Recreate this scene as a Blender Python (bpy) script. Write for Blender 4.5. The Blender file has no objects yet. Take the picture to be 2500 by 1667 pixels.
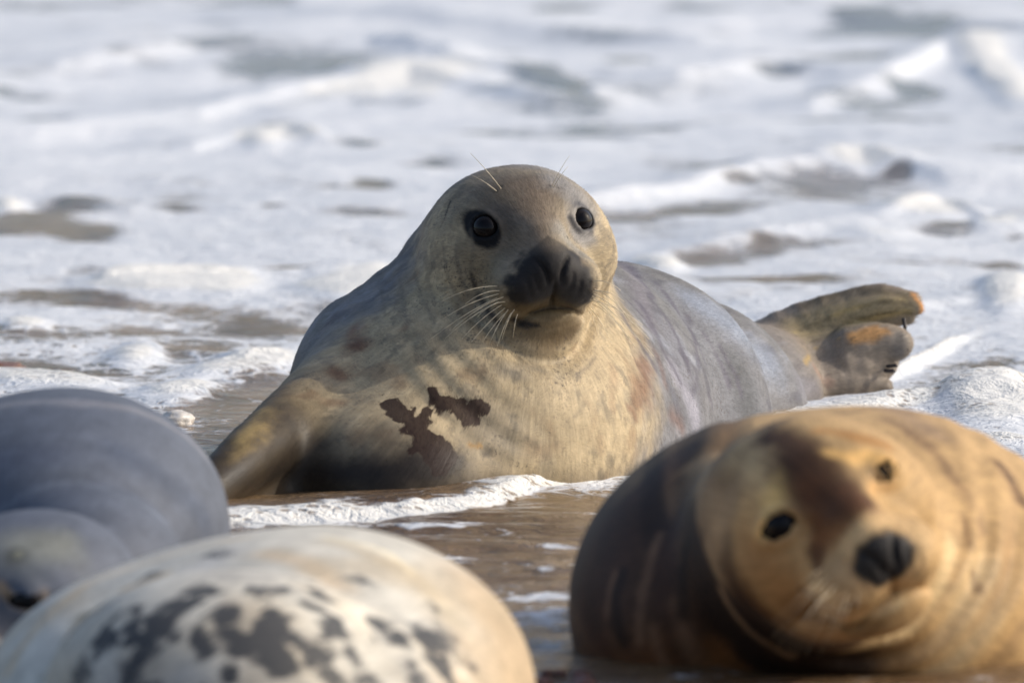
import bpy, math, random
import numpy as np
from mathutils import Vector, Matrix
random.seed(3); np.random.seed(3)
sc = bpy.context.scene
# ------------------------------------------------------------------ camera
CAM_H = 1.2; PITCH = math.radians(3.96); FOCAL = 400.0; K = 1.35/15/2500
cam_data = bpy.data.cameras.new('camera'); cam = bpy.data.objects.new('camera', cam_data)
sc.collection.objects.link(cam); sc.camera = cam
cam.location = (0, 0, CAM_H); cam.rotation_euler = (math.radians(90)-PITCH, 0, 0)
cam_data.lens = FOCAL; cam_data.sensor_width = 36; cam_data.clip_start = 0.5; cam_data.clip_end = 3000
cam_data.dof.use_dof = True; cam_data.dof.focus_distance = 15.15; cam_data.dof.aperture_fstop = 8.8
# ------------------------------------------------------------------ light
SUN = Vector((0.82, 0.12, 0.52)).normalized()
world = bpy.data.worlds.new('World'); sc.world = world; world.use_nodes = True
nt = world.node_tree; bg = nt.nodes['Background']
sky = nt.nodes.new('ShaderNodeTexSky'); sky.sky_type = 'NISHITA'; sky.sun_disc = False
sky.sun_elevation = math.asin(SUN.z); sky.sun_rotation = math.atan2(SUN.x, SUN.y)
sky.dust_density = 3.0; sky.air_density = 0.9; sky.ozone_density = 0.8
nt.links.new(sky.outputs[0], bg.inputs[0]); bg.inputs[1].default_value = 0.15
sun_data = bpy.data.lights.new('sun', 'SUN'); sun = bpy.data.objects.new('sun', sun_data)
sun_data.energy = 2.3; sun_data.angle = math.radians(0.5); sun_data.color = (1.0, 0.93, 0.82)
sun.rotation_euler = SUN.to_track_quat('Z', 'Y').to_euler(); sc.collection.objects.link(sun)
sc.view_settings.view_transform = 'Standard'; sc.view_settings.look = 'None'
sc.view_settings.exposure = 0.18; sc.view_settings.gamma = 1.0

# ------------------------------------------------------------------ helpers
cp, sp = math.cos(PITCH), math.sin(PITCH)
def ray(px, py):
    """direction through a photograph pixel (2500 x 1667)"""
    u = (np.asarray(px, float)-1250)*K; v = (833.5-np.asarray(py, float))*K
    return np.stack([u, cp+v*sp, -sp+v*cp], -1)
def at(px, py, Y):
    d = ray(px, py); return np.array([0, 0, CAM_H]) + d*(np.asarray(Y)/d[..., 1])[..., None]
def ground(px, py, z=0.0):
    d = ray(px, py); return np.array([0, 0, CAM_H]) + d*((z-CAM_H)/d[..., 2])[..., None]
def srgb(r, g, b):
    c = np.array([r, g, b], float)/255
    return np.where(c <= .04045, c/12.92, ((c+.055)/1.055)**2.4)
def sstep(a, b, x):
    t = np.clip((x-a)/(b-a), 0, 1); return t*t*(3-2*t)
def _hash(i, j, k, s):
    n = (i.astype(np.int64)*73856093) ^ (j.astype(np.int64)*19349663) ^ (k.astype(np.int64)*83492791) ^ (s*2654435)
    n = (n ^ (n >> 13)) * 1274126177 & 0x7fffffff
    n = (n ^ (n >> 16)) * 668265263 & 0x7fffffff
    return n
def noise(p, scale=1.0, seed=0):
    """3-D gradient noise, about -1..1"""
    q = np.asarray(p, float)*scale; f = np.floor(q); r = q-f; f = f.astype(np.int64)
    w = r*r*r*(r*(r*6-15)+10); out = 0
    for di in (0, 1):
        for dj in (0, 1):
            for dk in (0, 1):
                h = _hash(f[:, 0]+di, f[:, 1]+dj, f[:, 2]+dk, seed)
                g = np.stack([(h & 1023)/511.5-1, ((h >> 10) & 1023)/511.5-1, ((h >> 20) & 1023)/511.5-1], 1)
                d = g[:, 0]*(r[:, 0]-di)+g[:, 1]*(r[:, 1]-dj)+g[:, 2]*(r[:, 2]-dk)
                out = out + d*(w[:, 0] if di else 1-w[:, 0])*(w[:, 1] if dj else 1-w[:, 1])*(w[:, 2] if dk else 1-w[:, 2])
    return out*1.3
def fbm(p, scale, octv=4, seed=0, gain=.5):
    a, s, o = 1., scale, 0
    for i in range(octv):
        o = o+a*noise(p, s, seed+i*17); a *= gain; s *= 2.03
    return o
# distance primitives
def length(v): return np.sqrt((v*v).sum(-1))
def ell(p, c, r, M=None):
    q = p-np.asarray(c)
    if M is not None: q = q@np.asarray(M).T
    r = np.asarray(r, float); k0 = length(q/r); k1 = length(q/(r*r))+1e-9
    return k0*(k0-1)/k1
def cap(p, a, b, ra, rb, sq=None):
    a = np.asarray(a, float); b = np.asarray(b, float)
    if sq is not None:                          # sq: (axis, factor) flattens along an axis
        ax, f = sq; ax = np.asarray(ax, float)/np.linalg.norm(ax)
        T = lambda v: v+((v@ax)*(1/f-1))[..., None]*ax
        p, a, b = T(p), T(a), T(b)
    ba = b-a; t = np.clip((p-a)@ba/(ba@ba), 0, 1)
    return length(p-a-t[:, None]*ba)-(ra+(rb-ra)*t)
def chain(p, pts, rr, k=.03, sq=None):
    d = None
    for i in range(len(pts)-1):
        e = cap(p, pts[i], pts[i+1], rr[i], rr[i+1], sq); d = e if d is None else smin(d, e, k)
    return d
def spline(pts, rr, n=12):
    pts = np.asarray(pts, float); rr = np.asarray(rr, float); m = len(pts)
    Q = np.concatenate([np.concatenate([2*pts[:1]-pts[1:2], pts, 2*pts[-1:]-pts[-2:-1]]), np.concatenate([[rr[0]], rr, [rr[-1]]])[:, None]], 1); out = []
    for t in np.linspace(0, m-1, n):
        i = min(int(t), m-2); u = t-i; a, b, c, d = Q[i:i+4]
        out.append(.5*(2*b+(c-a)*u+(2*a-5*b+4*c-d)*u*u+(3*b-a-3*c+d)*u**3))
    out = np.array(out); return out[:, :3], np.maximum(out[:, 3], .004)
def limb(p, pts, rr, n=12):
    P, R = spline(pts, rr, n); d = None
    for i in range(n-1):
        e = cap(p, P[i], P[i+1], R[i], R[i+1]); d = e if d is None else np.minimum(d, e)
    return d
def smin(a, b, k):
    h = np.clip(.5+.5*(b-a)/k, 0, 1); return b+(a-b)*h-k*h*(1-h)
def smax(a, b, k): return -smin(-a, -b, k)
def polydist(p, pts):
    """distance to a polyline and the 0..1 position along it"""
    pts = np.asarray(pts, float)
    if len(pts) == 1: return length(p-pts[0]), np.zeros(len(p))
    L = np.linalg.norm(np.diff(pts, axis=0), axis=1); tot = L.sum()+1e-12; acc = 0
    best = np.full(len(p), 1e9); tb = np.zeros(len(p))
    for i in range(len(pts)-1):
        ba = pts[i+1]-pts[i]; t = np.clip((p-pts[i])@ba/(ba@ba+1e-12), 0, 1)
        d = length(p-pts[i]-t[:, None]*ba); m = d < best
        best = np.where(m, d, best); tb = np.where(m, (acc+t*L[i])/tot, tb); acc += L[i]
    return best, tb
def axis_grid(segs):
    """segs: [(start, step), ..., (end,)] -> coordinates"""
    out = []
    for i in range(len(segs)-1):
        a, st = segs[i]; b = segs[i+1][0]; n = max(1, int(round((b-a)/st)))
        out += list(a+(b-a)*np.arange(n)/n)
    out.append(segs[-1][0]); return np.array(out)
def surface(sdf, gx, gy, gz):
    """closed surface of a distance function as vertices + quads (surface nets)"""
    B = 8
    def pad(g):
        n = (-(len(g)-1)) % B
        return np.concatenate([g, g[-1]+(g[-1]-g[-2])*np.arange(1, n+1)])
    gx, gy, gz = pad(gx), pad(gy), pad(gz); nx, ny, nz = len(gx), len(gy), len(gz)
    cx, cy, cz = [(g[:-1:B]+g[B::B])/2 for g in (gx, gy, gz)]
    hx, hy, hz = [(g[B::B]-g[:-1:B])/2 for g in (gx, gy, gz)]
    G = np.stack(np.meshgrid(cx, cy, cz, indexing='ij'), -1).reshape(-1, 3)
    H = np.sqrt(sum(a**2 for a in np.meshgrid(hx, hy, hz, indexing='ij'))).reshape(-1)
    d = sdf(G); D = np.ones((nx, ny, nz), np.float32)
    near = np.abs(d) < H*1.7+.02
    ib = np.arange(B+1)
    nb = (len(cx), len(cy), len(cz))
    I, J, L = np.unravel_index(np.arange(len(G)), nb)
    far = ~near & (d < 0)
    for i, j, l in zip(I[far], J[far], L[far]): D[i*B:i*B+B+1, j*B:j*B+B+1, l*B:l*B+B+1] = -1
    idx = np.nonzero(near)[0]
    for s in range(0, len(idx), 600):
        ch = idx[s:s+600]; ix = (I[ch][:, None]*B+ib); iy = (J[ch][:, None]*B+ib); iz = (L[ch][:, None]*B+ib)
        n = len(ch); P = np.empty((n, B+1, B+1, B+1, 3))
        P[..., 0] = gx[ix][:, :, None, None]; P[..., 1] = gy[iy][:, None, :, None]; P[..., 2] = gz[iz][:, None, None, :]
        v = sdf(P.reshape(-1, 3)).reshape(n, B+1, B+1, B+1).astype(np.float32)
        for q in range(n):
            D[I[ch[q]]*B:I[ch[q]]*B+B+1, J[ch[q]]*B:J[ch[q]]*B+B+1, L[ch[q]]*B:L[ch[q]]*B+B+1] = v[q]
    D[0] = D[-1] = 1; D[:, 0] = D[:, -1] = 1; D[:, :, 0] = D[:, :, -1] = 1
    S = D < 0
    c = np.zeros((nx-1, ny-1, nz-1), np.int8)
    for a in (0, 1):
        for b in (0, 1):
            for e in (0, 1): c += S[a:nx-1+a, b:ny-1+b, e:nz-1+e]
    act = (c > 0) & (c < 8); ii, jj, kk = np.nonzero(act)
    idmap = np.full(act.shape, -1, np.int32); idmap[ii, jj, kk] = np.arange(len(ii))
    acc = np.zeros((len(ii), 3)); cnt = np.zeros(len(ii))
    X = lambda a, b, e: np.stack([gx[ii+a], gy[jj+b], gz[kk+e]], -1)
    cor = [(a, b, e) for a in (0, 1) for b in (0, 1) for e in (0, 1)]
    for m in range(8):
        for n in range(m+1, 8):
            A, Bc = cor[m], cor[n]
            if sum(abs(A[q]-Bc[q]) for q in range(3)) != 1: continue
            da = D[ii+A[0], jj+A[1], kk+A[2]].astype(float); db = D[ii+Bc[0], jj+Bc[1], kk+Bc[2]].astype(float)
            mk = (da < 0) != (db < 0); t = np.where(mk, da/(da-db+1e-20), 0)
            pos = X(*A)+(X(*Bc)-X(*A))*t[:, None]
            acc += pos*mk[:, None]; cnt += mk
    V = acc/cnt[:, None]
    F = []
    def quads(m, a, b, flip_first):
        i, j, k = np.nonzero(m); return i, j, k
    sg = S
    for ax in range(3):
        sl0 = [slice(1, n-1) for n in (nx, ny, nz)]; sl1 = list(sl0)
        sl0[ax] = slice(0, (nx, ny, nz)[ax]-1); sl1[ax] = slice(1, (nx, ny, nz)[ax])
        s0, s1 = sg[tuple(sl0)], sg[tuple(sl1)]
        m = s0 != s1; i, j, k = np.nonzero(m); inside = s0[i, j, k]
        o = [1, 1, 1]; o[ax] = 0; i, j, k = i+o[0], j+o[1], k+o[2]
        u, w = [(1, 2), (2, 0), (0, 1)][ax]
        du = np.eye(3, dtype=int)[u]; dw = np.eye(3, dtype=int)[w]
        g = lambda a, b: idmap[i-a*du[0]-b*dw[0], j-a*du[1]-b*dw[1], k-a*du[2]-b*dw[2]]
        q = np.stack([g(1, 1), g(0, 1), g(0, 0), g(1, 0)], 1)
        q[~inside] = q[~inside][:, ::-1]; F.append(q)
    F = np.concatenate(F); F = F[(F >= 0).all(1)]
    for it in range(2):                                       # pull the vertices on to the exact surface
        dv = sdf(V); e = 1e-3
        gr = np.stack([sdf(V+np.eye(3)[q]*e)-dv for q in range(3)], -1)/e
        V = V-gr*np.clip(dv/((gr**2).sum(-1)+.05), -.002, .002)[:, None]*.8
    return V, F
def grad(sdf, V, e=1.5e-3):
    g = np.stack([sdf(V+np.eye(3)[q]*e)-sdf(V-np.eye(3)[q]*e) for q in range(3)], -1)
    return g/(length(g)[:, None]+1e-9)
def trace(sdf, px, py, y0=11.0, y1=18.0):
    """points of the surface seen at photograph pixels"""
    d = ray(px, py).reshape(-1, 3); t = y0/d[:, 1]; o = np.array([0, 0, CAM_H])
    for i in range(90):
        s = sdf(o+d*t[:, None]); t = t+np.where(np.abs(s) > 4e-4, s*(.95 if i < 12 else .8), 0)
        t = np.minimum(t, y1/d[:, 1])
        if np.all((np.abs(s) < 4e-4) | (t >= y1/d[:, 1])): break
    return o+d*t[:, None]
def link(o, parent=None):
    sc.collection.objects.link(o)
    if parent is not None: o.parent = parent; o.matrix_parent_inverse = parent.matrix_basis.inverted()
    return o
def mesh_obj(name, V, F, mat, parent=None, attrs=None, smooth=True, origin=None):
    V = np.asarray(V, float); F = np.asarray(F)
    if origin is None: origin = np.zeros(3)
    me = bpy.data.meshes.new(name); n = len(V)
    me.vertices.add(n); me.vertices.foreach_set('co', (V-origin).astype(np.float32).ravel())
    k = F.shape[1]; me.loops.add(F.size); me.loops.foreach_set('vertex_index', F.astype(np.int32).ravel())
    me.polygons.add(len(F)); me.polygons.foreach_set('loop_start', np.arange(0, F.size, k, dtype=np.int32))
    me.polygons.foreach_set('loop_total', np.full(len(F), k, np.int32))
    me.update(calc_edges=True); me.validate()
    me.polygons.foreach_set('use_smooth', np.full(len(me.polygons), smooth))
    for an, av in (attrs or {}).items():
        av = np.asarray(av, np.float32)
        if av.ndim == 1: a = me.attributes.new(an, 'FLOAT', 'POINT'); a.data.foreach_set('value', av)
        else: a = me.attributes.new(an, 'FLOAT_VECTOR', 'POINT'); a.data.foreach_set('vector', av.ravel())
    me.materials.append(mat)
    o = bpy.data.objects.new(name, me); o.location = origin
    sc.collection.objects.link(o)
    if parent is not None:
        o.parent = parent; o.location = Vector(origin)-parent.location
    return o
def empty(name, loc):
    o = bpy.data.objects.new(name, None); o.location = loc; o.empty_display_size = .1
    sc.collection.objects.link(o); return o
def tag(o, label=None, cat=None, group=None, kind=None):
    for k, v in (('label', label), ('category', cat), ('group', group), ('kind', kind)):
        if v: o[k] = v
    return o
# node helper
class NT:
    def __init__(s, name):
        s.m = bpy.data.materials.new(name); s.m.use_nodes = True; s.t = s.m.node_tree
        s.b = s.t.nodes['Principled BSDF']; s.out = s.t.nodes['Material Output']
    def n(s, ty, **kw):
        nd = s.t.nodes.new(ty)
        for k, v in kw.items():
            if k in nd.bl_rna.properties: setattr(nd, k, v)
        return nd
    def put(s, sock, v):
        if v is None: return
        if isinstance(v, bpy.types.NodeSocket): s.t.links.new(v, sock)
        elif hasattr(v, '__len__') and sock.type == 'RGBA' and len(v) == 3: sock.default_value = (*v, 1)
        else: sock.default_value = v
    def attr(s, name, out='Fac'):
        a = s.n('ShaderNodeAttribute', attribute_name=name); return a.outputs[out]
    def math(s, op, a, b=None, c=None, clamp=False):
        m = s.n('ShaderNodeMath', operation=op, use_clamp=clamp)
        for i, v in enumerate((a, b, c)): s.put(m.inputs[i], v) if v is not None else None
        return m.outputs[0]
    def vmath(s, op, a, b=None):
        m = s.n('ShaderNodeVectorMath', operation=op); s.put(m.inputs[0], a); s.put(m.inputs[1], b) if b is not None else None
        return m.outputs[0]
    def noise(s, vec, scale, detail=4, rough=.55, dist=0, out=0):
        n = s.n('ShaderNodeTexNoise'); s.put(n.inputs['Vector'], vec); n.inputs['Scale'].default_value = scale
        n.inputs['Detail'].default_value = detail; n.inputs['Roughness'].default_value = rough; n.inputs['Distortion'].default_value = dist
        return n.outputs[out]
    def voro(s, vec, scale, feature='F1', out='Distance', rnd=1.0):
        n = s.n('ShaderNodeTexVoronoi', feature=feature); s.put(n.inputs['Vector'], vec); n.inputs['Scale'].default_value = scale
        n.inputs['Randomness'].default_value = rnd
        return n.outputs[out]
    def ramp(s, x, a, b, lo=0., hi=1.):
        m = s.n('ShaderNodeMapRange', interpolation_type='SMOOTHSTEP'); s.put(m.inputs[0], x)
        for i, v in enumerate((a, b, lo, hi)): m.inputs[i+1].default_value = v
        return m.outputs[0]
    def mix(s, f, a, b, blend='MIX'):
        m = s.n('ShaderNodeMix', data_type='RGBA', blend_type=blend); s.put(m.inputs[0], f); s.put(m.inputs[6], a); s.put(m.inputs[7], b)
        return m.outputs[2]
    def bump(s, h, dist, strength=1.0, normal=None):
        b = s.n('ShaderNodeBump'); s.put(b.inputs['Height'], h); b.inputs['Distance'].default_value = dist
        b.inputs['Strength'].default_value = strength
        if normal is not None: s.put(b.inputs['Normal'], normal)
        return b.outputs[0]
    def set(s, name, v): s.put(s.b.inputs[name], v)
# ------------------------------------------------------------------ seal heads
class Head:
    """a grey seal's head; local axes: x to the viewer's right, y out along the muzzle, z up; origin between the eyes"""
    def __init__(s, o, yaw, pitch, roll, size=1.0, jaw=0.0, squint=False, muz=1.0):
        o = np.asarray(o, float); s.o = o; s.k = size; s.squint = squint; s.slit = .0095; s.jaw = jaw; s.muz = muz; s.R, s.sink = (.0225, .0185) if squint else (.0185, .0145); s.ex0 = .0665; s.ez0 = 0.
        f = np.array([math.sin(yaw)*math.cos(pitch), -math.cos(yaw)*math.cos(pitch), -math.sin(pitch)])
        ex = np.array([math.cos(yaw), math.sin(yaw), 0]); up = np.cross(f, ex)
        up = up if up[2] > 0 else -up
        s.f = f; s.ex = ex*math.cos(roll)+up*math.sin(roll); s.up = up*math.cos(roll)-ex*math.sin(roll)
        s.rc = (math.cos(roll), math.sin(roll)); s.M = np.stack([s.ex, s.f, s.up])
        s.eyes = []
        for sg in (-1, 1):                                                     # seat the eyes in the surface of the face
            y = np.linspace(-.06, .06, 241); q = np.stack([np.full(241, sg*s.ex0), y, np.full(241, s.ez0)], 1)
            d = s.base(q); y0 = y[np.argmax(d > 0)]; p0 = np.array([sg*s.ex0, y0, s.ez0])
            g = np.array([s.base((p0+np.eye(3)[i]*2e-3)[None])[0]-s.base((p0-np.eye(3)[i]*2e-3)[None])[0] for i in range(3)])
            n = g/np.linalg.norm(g)*.6+np.array([sg*.10, .62, .06]); n /= np.linalg.norm(n)
            u = np.cross(n, (0, 0, 1)); u /= np.linalg.norm(u); u *= np.sign(u[0])*sg  # towards the temple
            s.eyes.append((p0-n*s.sink, n, u, np.cross(n, u)*np.sign(np.cross(n, u)[2])))
    def loc(s, p): return (p-s.o)@s.M.T/s.k
    def wor(s, q): return s.o+(np.asarray(q, float)*s.k)@s.M
    def flat(s, p):
        # across and up in the plane facing the viewer, turned with the head
        dx, dz = p[:, 0]-s.o[0]-.001*(p[:, 1]-s.o[1]), p[:, 2]-s.o[2]; c, r = s.rc
        return (dx*c+dz*r)/s.k, (dz*c-dx*r)/s.k
    def base(s, q):
        ax = np.abs(q[:, 0]); qa = np.stack([ax, q[:, 1], q[:, 2]], 1)
        d = ell(q, (0, -.098, -.024), (.111, .135, .088))                       # brain case
        d = smin(d, ell(q, (0, -.038, .004), (.082, .058, .044)), .025)          # forehead
        d = smin(d, ell(qa, (.056, -.055, -.055), (.066, .080, .066)), .035)     # cheeks
        d = smin(d, chain(q, [(0, -.02, -.010), (0, .045, -.030), (0, .082, -.046)], [.044, .034, .024], .02), .03)  # bridge
        return d
    def sdf(s, p):
        q = s.loc(p); ax = np.abs(q[:, 0]); qa = np.stack([ax, q[:, 1], q[:, 2]], 1)
        d = s.base(q)
        m = s.muz
        d = smin(d, ell(qa, (.031*m, .056, -.073), (.043*m, .052, .038)), .022)   # whisker pads
        d = smin(d, ell(q, (0, .080, -.054), (.034, .030, .031)), .018)         # nose
        d = smin(d, ell(q, (0, .036, -.116), (.056, .056, .036)), .010)         # lower jaw
        d = smin(d, ell(q, (0, -.060, -.112), (.088, .080, .050)), .02)          # throat
        Y = q[:, 1]
        # mouth line: droops towards the corners and runs back under the cheeks
        zc = -.1075+.004*np.cos(ax*60)-.012*sstep(.02, .055, ax)+.018*sstep(.01, -.05, Y)
        d = d+.0055*np.exp(-((q[:, 2]-zc)/.0042)**2)*sstep(-.045, .02, Y)
        zl = -.128+.010*sstep(.0, .055, ax)
        d = d+.0018*np.exp(-((q[:, 2]-zl)/.0035)**2)*sstep(.01, .05, Y)
        # cleft under the nose and the two closed nostrils
        g = sstep(.07, .09, Y)
        d = d+.004*np.exp(-(ax/.0028)**2)*g*sstep(-.060, -.072, q[:, 2])*sstep(-.108, -.103, q[:, 2])
        for nd, wd, dp in (([(.0085, -.069), (.0095, -.058), (.0135, -.047), (.0205, -.038)], .0032, .0062),
                           ([(.020, -.078), (.0245, -.068), (.026, -.058)], .0022, .0020),
                           ([(.030, -.088), (.034, -.076), (.035, -.064)], .0030, .0016)):
            n3 = [(a, .1, b) for a, b in nd]
            dd, tt = polydist(np.stack([ax, np.full(len(ax), .1), q[:, 2]], 1), n3)
            d = d+dp*np.exp(-(dd/wd)**2)*g*np.sin(np.clip(tt*.86+.07, 0, 1)*np.pi)**.5
        # pits of the whisker rows
        pz = (q[:, 2]+.108)/.0115; row = np.round(pz)
        pxx = (ax-.0035*row)/.0125
        pit = np.exp(-(((pz-row)*.0115)**2+((pxx-np.round(pxx))*.0125)**2)/.0022**2)
        d = d+.0013*pit*sstep(.030, .042, ax)*sstep(.02, .045, Y)*sstep(-.108, -.1, q[:, 2])*sstep(-.050, -.060, q[:, 2])
        # lids and sockets
        for c, n, u, v in s.eyes:
            r = q-c; h = r@n; a = r@u; b = r@v
            if s.squint: e = np.sqrt((a/.0200)**2+((b+.10*a)/s.slit)**2); w = .008
            else: e = np.sqrt((a/.0158)**2+((b-.001)/.0150)**2); w = .014
            if s.squint: d = smin(d, length(r)-(s.R+.0028), .008)
            rim = (e-1)*w; f = sstep(0, .006, h)
            d = d-.0013*np.exp(-((rim-.0030)/.0030)**2)*f+.0006*np.exp(-((rim-.0100)/.004)**2)*f
            ball = length(r)-(s.R+.0006)
            d = smax(d, -smax(ball, rim, .003), .0015)
            d = np.where((e < 1.0) & (h > 0), np.maximum(d, -ball*1.0), d)
        # brow hollows between the eye and the bridge
        d = d+.004*np.exp(-((ax-.040)**2+(q[:, 2]+.012)**2)/.016**2)*sstep(-.01, .01, Y)
        return d*s.k
    def eyeball(s, i):
        return s.wor(s.eyes[i][0]), s.R*s.k
# ------------------------------------------------------------------ main seal
A = at
HM = Head(at(1299, 543, 14.78), math.radians(13.5), math.radians(2), math.radians(3.5))
def main_sdf(p, detail=True):
    d = HM.sdf(p)
    nk = chain(p, [HM.wor((.0, -.11, -.07)), A(1230, 720, 14.95), A(1190, 900, 15.0)], [.108, .133, .195], .05)
    nk = smin(nk, chain(p, [HM.wor((-.01, -.12, -.09)), A(1130, 820, 15.03), A(1010, 950, 15.0)], [.098, .120, .155], .05), .03)
    d = smin(d, nk, .035)
    d = smin(d, ell(p, A(1140, 1060, 14.93), (.238, .34, .212)), .05)            # chest
    d = smin(d, ell(p, A(960, 1160, 14.78), (.19, .30, .14)), .05)
    d = smin(d, ell(p, A(1330, 1045, 15.15), (.215, .35, .22)), .06)
    body = chain(p, [A(1250, 1020, 15.2), A(1480, 1040, 15.5), A(1640, 1060, 15.85), A(1800, 1010, 16.15)], [.24, .205, .175, .12], .08)
    d = smin(d, body, .05)
    d = smin(d, chain(p, [A(1800, 985, 16.15), A(1905, 908, 16.3)], [.112, .068], .04), .04)
    # left fore flipper
    fl = limb(p, [A(880, 985, 14.84), A(720, 1040, 14.64), A(575, 1145, 14.45), A(430, 1275, 14.32)], [.085, .050, .036, .024])
    fl = smin(fl, limb(p, [A(860, 1120, 14.78), A(700, 1180, 14.62), A(520, 1280, 14.44)], [.085, .055, .035], 8), .02)
    d = smin(d, fl, .036)
    # hind flippers
    Yh = 16.3; D_ = lambda pts, rr, y, k=.008: limb(p, [A(a, b, y) for a, b in pts], rr, 9 if len(pts) > 3 else 6)
    up = D_([(1870, 862), (1960, 788), (2060, 742), (2150, 722), (2228, 734)], [.046, .030, .0185, .0165, .0125], Yh, .004)
    up = smin(up, D_([(1890, 872), (1980, 815), (2080, 768), (2170, 748), (2238, 752)], [.044, .031, .0215, .0175, .0100], Yh-.014, .004), .006)
    up = smin(up, D_([(1910, 872), (2000, 838), (2090, 798), (2160, 778), (2218, 775)], [.040, .027, .0190, .0150, .0095], Yh-.008, .004), .006)
    up = smin(up, D_([(1890, 880), (1940, 872), (1972, 886)], [.040, .026, .009], Yh-.045), .012)
    lo = D_([(1870, 940), (1980, 910), (2060, 885), (2120, 868)], [.062, .066, .056, .045], Yh-.01, .006)
    lo = smin(lo, D_([(2080, 855), (2150, 838), (2188, 840)], [.036, .030, .0250], Yh-.045), .008)
    lo = smin(lo, D_([(2070, 895), (2130, 893), (2168, 899)], [.040, .024, .011], Yh-.05), .003)
    lo = smin(lo, D_([(2050, 930), (2130, 922), (2150, 915)], [.036, .013, .009], Yh-.06), .003)
    lo = smin(lo, D_([(2030, 945), (2110, 945), (2148, 950)], [.048, .030, .021], Yh-.055), .003)
    hf = smin(up, lo, .002); hf = smin(hf, cap(p, A(1900, 890, Yh-.02), A(2000, 872, Yh-.045), .050, .026), .012)
    d = smin(d, hf, .022)
    if detail:
        q = HM.loc(p)
        rr = np.sqrt(q[:, 0]**2+(q[:, 2]+.055)**2*.8)
        ring = np.sin((rr+.014*noise(p, 9, 3))*2*np.pi/.045)
        d = d+.0002*ring*sstep(.125, .16, rr)*sstep(.32, .2, rr)*sstep(-.04, -.14, q[:, 2])*(.5+.8*noise(p, 5, 9))
        d = d+.008*np.exp(-((rr-.108-.002*q[:, 0])/.010)**2)*sstep(-.05, -.12, q[:, 2])     # crease under the chin
        lf = sstep(.118, .14, rr)*sstep(.27, .2, rr)*sstep(-.02, -.08, q[:, 0])*sstep(.04, -.02, q[:, 2])
        d = d+.0012*lf*np.sin((rr+.010*noise(p, 8, 53))*2*np.pi/.032)*(.6+.6*noise(p, 6, 54))
        neck = sstep(.10, .14, rr)*sstep(.30, .2, rr)*sstep(.06, -.02, q[:, 0])
        d = d+.0*neck*noise(np.stack([q[:, 0]*1.0, q[:, 1], q[:, 2]*.25], 1), 26, 33)
        d = d+.003*noise(p, 7, 5)+.0012*noise(p, 22, 6)
        w = sstep(.33, .38, p[:, 0])*sstep(16.1, 16.2, p[:, 1])
        ax = A(1900, 860, 16.3)-A(2200, 745, 16.3); ax /= np.linalg.norm(ax); r_ = p-A(2200, 745, 16.3)
        r_ = r_-(r_@ax)[:, None]*ax*.95
        d = d+w*(.0010*noise(r_, 85, 8)+.0010*noise(p, 60, 18))
    return d
# ------------------------------------------------------------------ right seal (head tilted)
HR = Head(at(2022, 1212, 11.98), math.radians(20), math.radians(4), math.radians(25), squint=True, muz=1.0)
HR.slit = .0115
def right_sdf(p):
    d = HR.sdf(p)
    nk = chain(p, [HR.wor((0, -.09, -.07)), A(1985, 1350, 12.26), A(1980, 1420, 12.46)], [.105, .132, .165], .05)
    d = smin(d, nk, .016)
    d = smin(d, ell(p, A(1900, 1425, 12.52), (.215, .30, .183)), .025)
    d = smin(d, ell(p, A(2090, 1420, 12.60), (.26, .45, .195)), .025)
    d = smin(d, ell(p, A(2290, 1450, 12.75), (.20, .5, .140)), .05)
    d = smin(d, ell(p, A(1650, 1510, 12.45), (.108, .22, .130)), .06)
    q = HR.loc(p)
    fx, fz = HR.flat(p); rr = np.sqrt((fx-.012)**2+(fz+.045)**2)
    ring = np.sin((rr+.012*noise(p, 8, 31))*2*np.pi/.036)
    side = sstep(-.02, .08, fx)+sstep(-.04, -.12, fz)*sstep(-.14, -.06, fx)
    d = d+.0046*ring*sstep(.118, .14, rr)*sstep(.26, .18, rr)*(1-.75*sstep(.12, .19, p[:, 2]))*np.clip(side, 0, 1)
    left = sstep(.12, .15, rr)*sstep(.02, -.06, fx)*sstep(-.20, -.12, -rr)
    d = d+.0035*left*np.sin((rr+.015*noise(p, 7, 34))*2*np.pi/.060)
    d = d+.003*noise(p, 7, 35)
    return d
# ------------------------------------------------------------------ dark seal, lower left
HD = Head(at(-50, 1440, 12.22), math.radians(-32), math.radians(8), math.radians(-4), squint=True)
HD.slit = .0048
def dark_sdf(p):
    d = ell(p, A(180, 1310, 12.85), (.178, .42, .165))
    d = smin(d, ell(p, A(20, 1300, 13.0), (.20, .5, .148)), .05)
    d = smin(d, HD.sdf(p), .010)
    d = smin(d, ell(p, A(215, 1440, 12.50), (.112, .17, .116)), .007)
    return d+.003*noise(p, 7, 41)
# ------------------------------------------------------------------ spotted seal, nearest
def spot_sdf(p):
    d = ell(p, A(760, 1690, 11.85), (.232, .50, .172))
    d = smin(d, ell(p, A(470, 1720, 11.85), (.225, .45, .150)), .05)
    d = smin(d, ell(p, A(980, 1735, 11.9), (.118, .42, .118)), .05)
    d = smin(d, ell(p, A(560, 1690, 11.52), (.187, .20, .126)), .008)
    return d+.004*noise(p, 6, 51)
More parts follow.
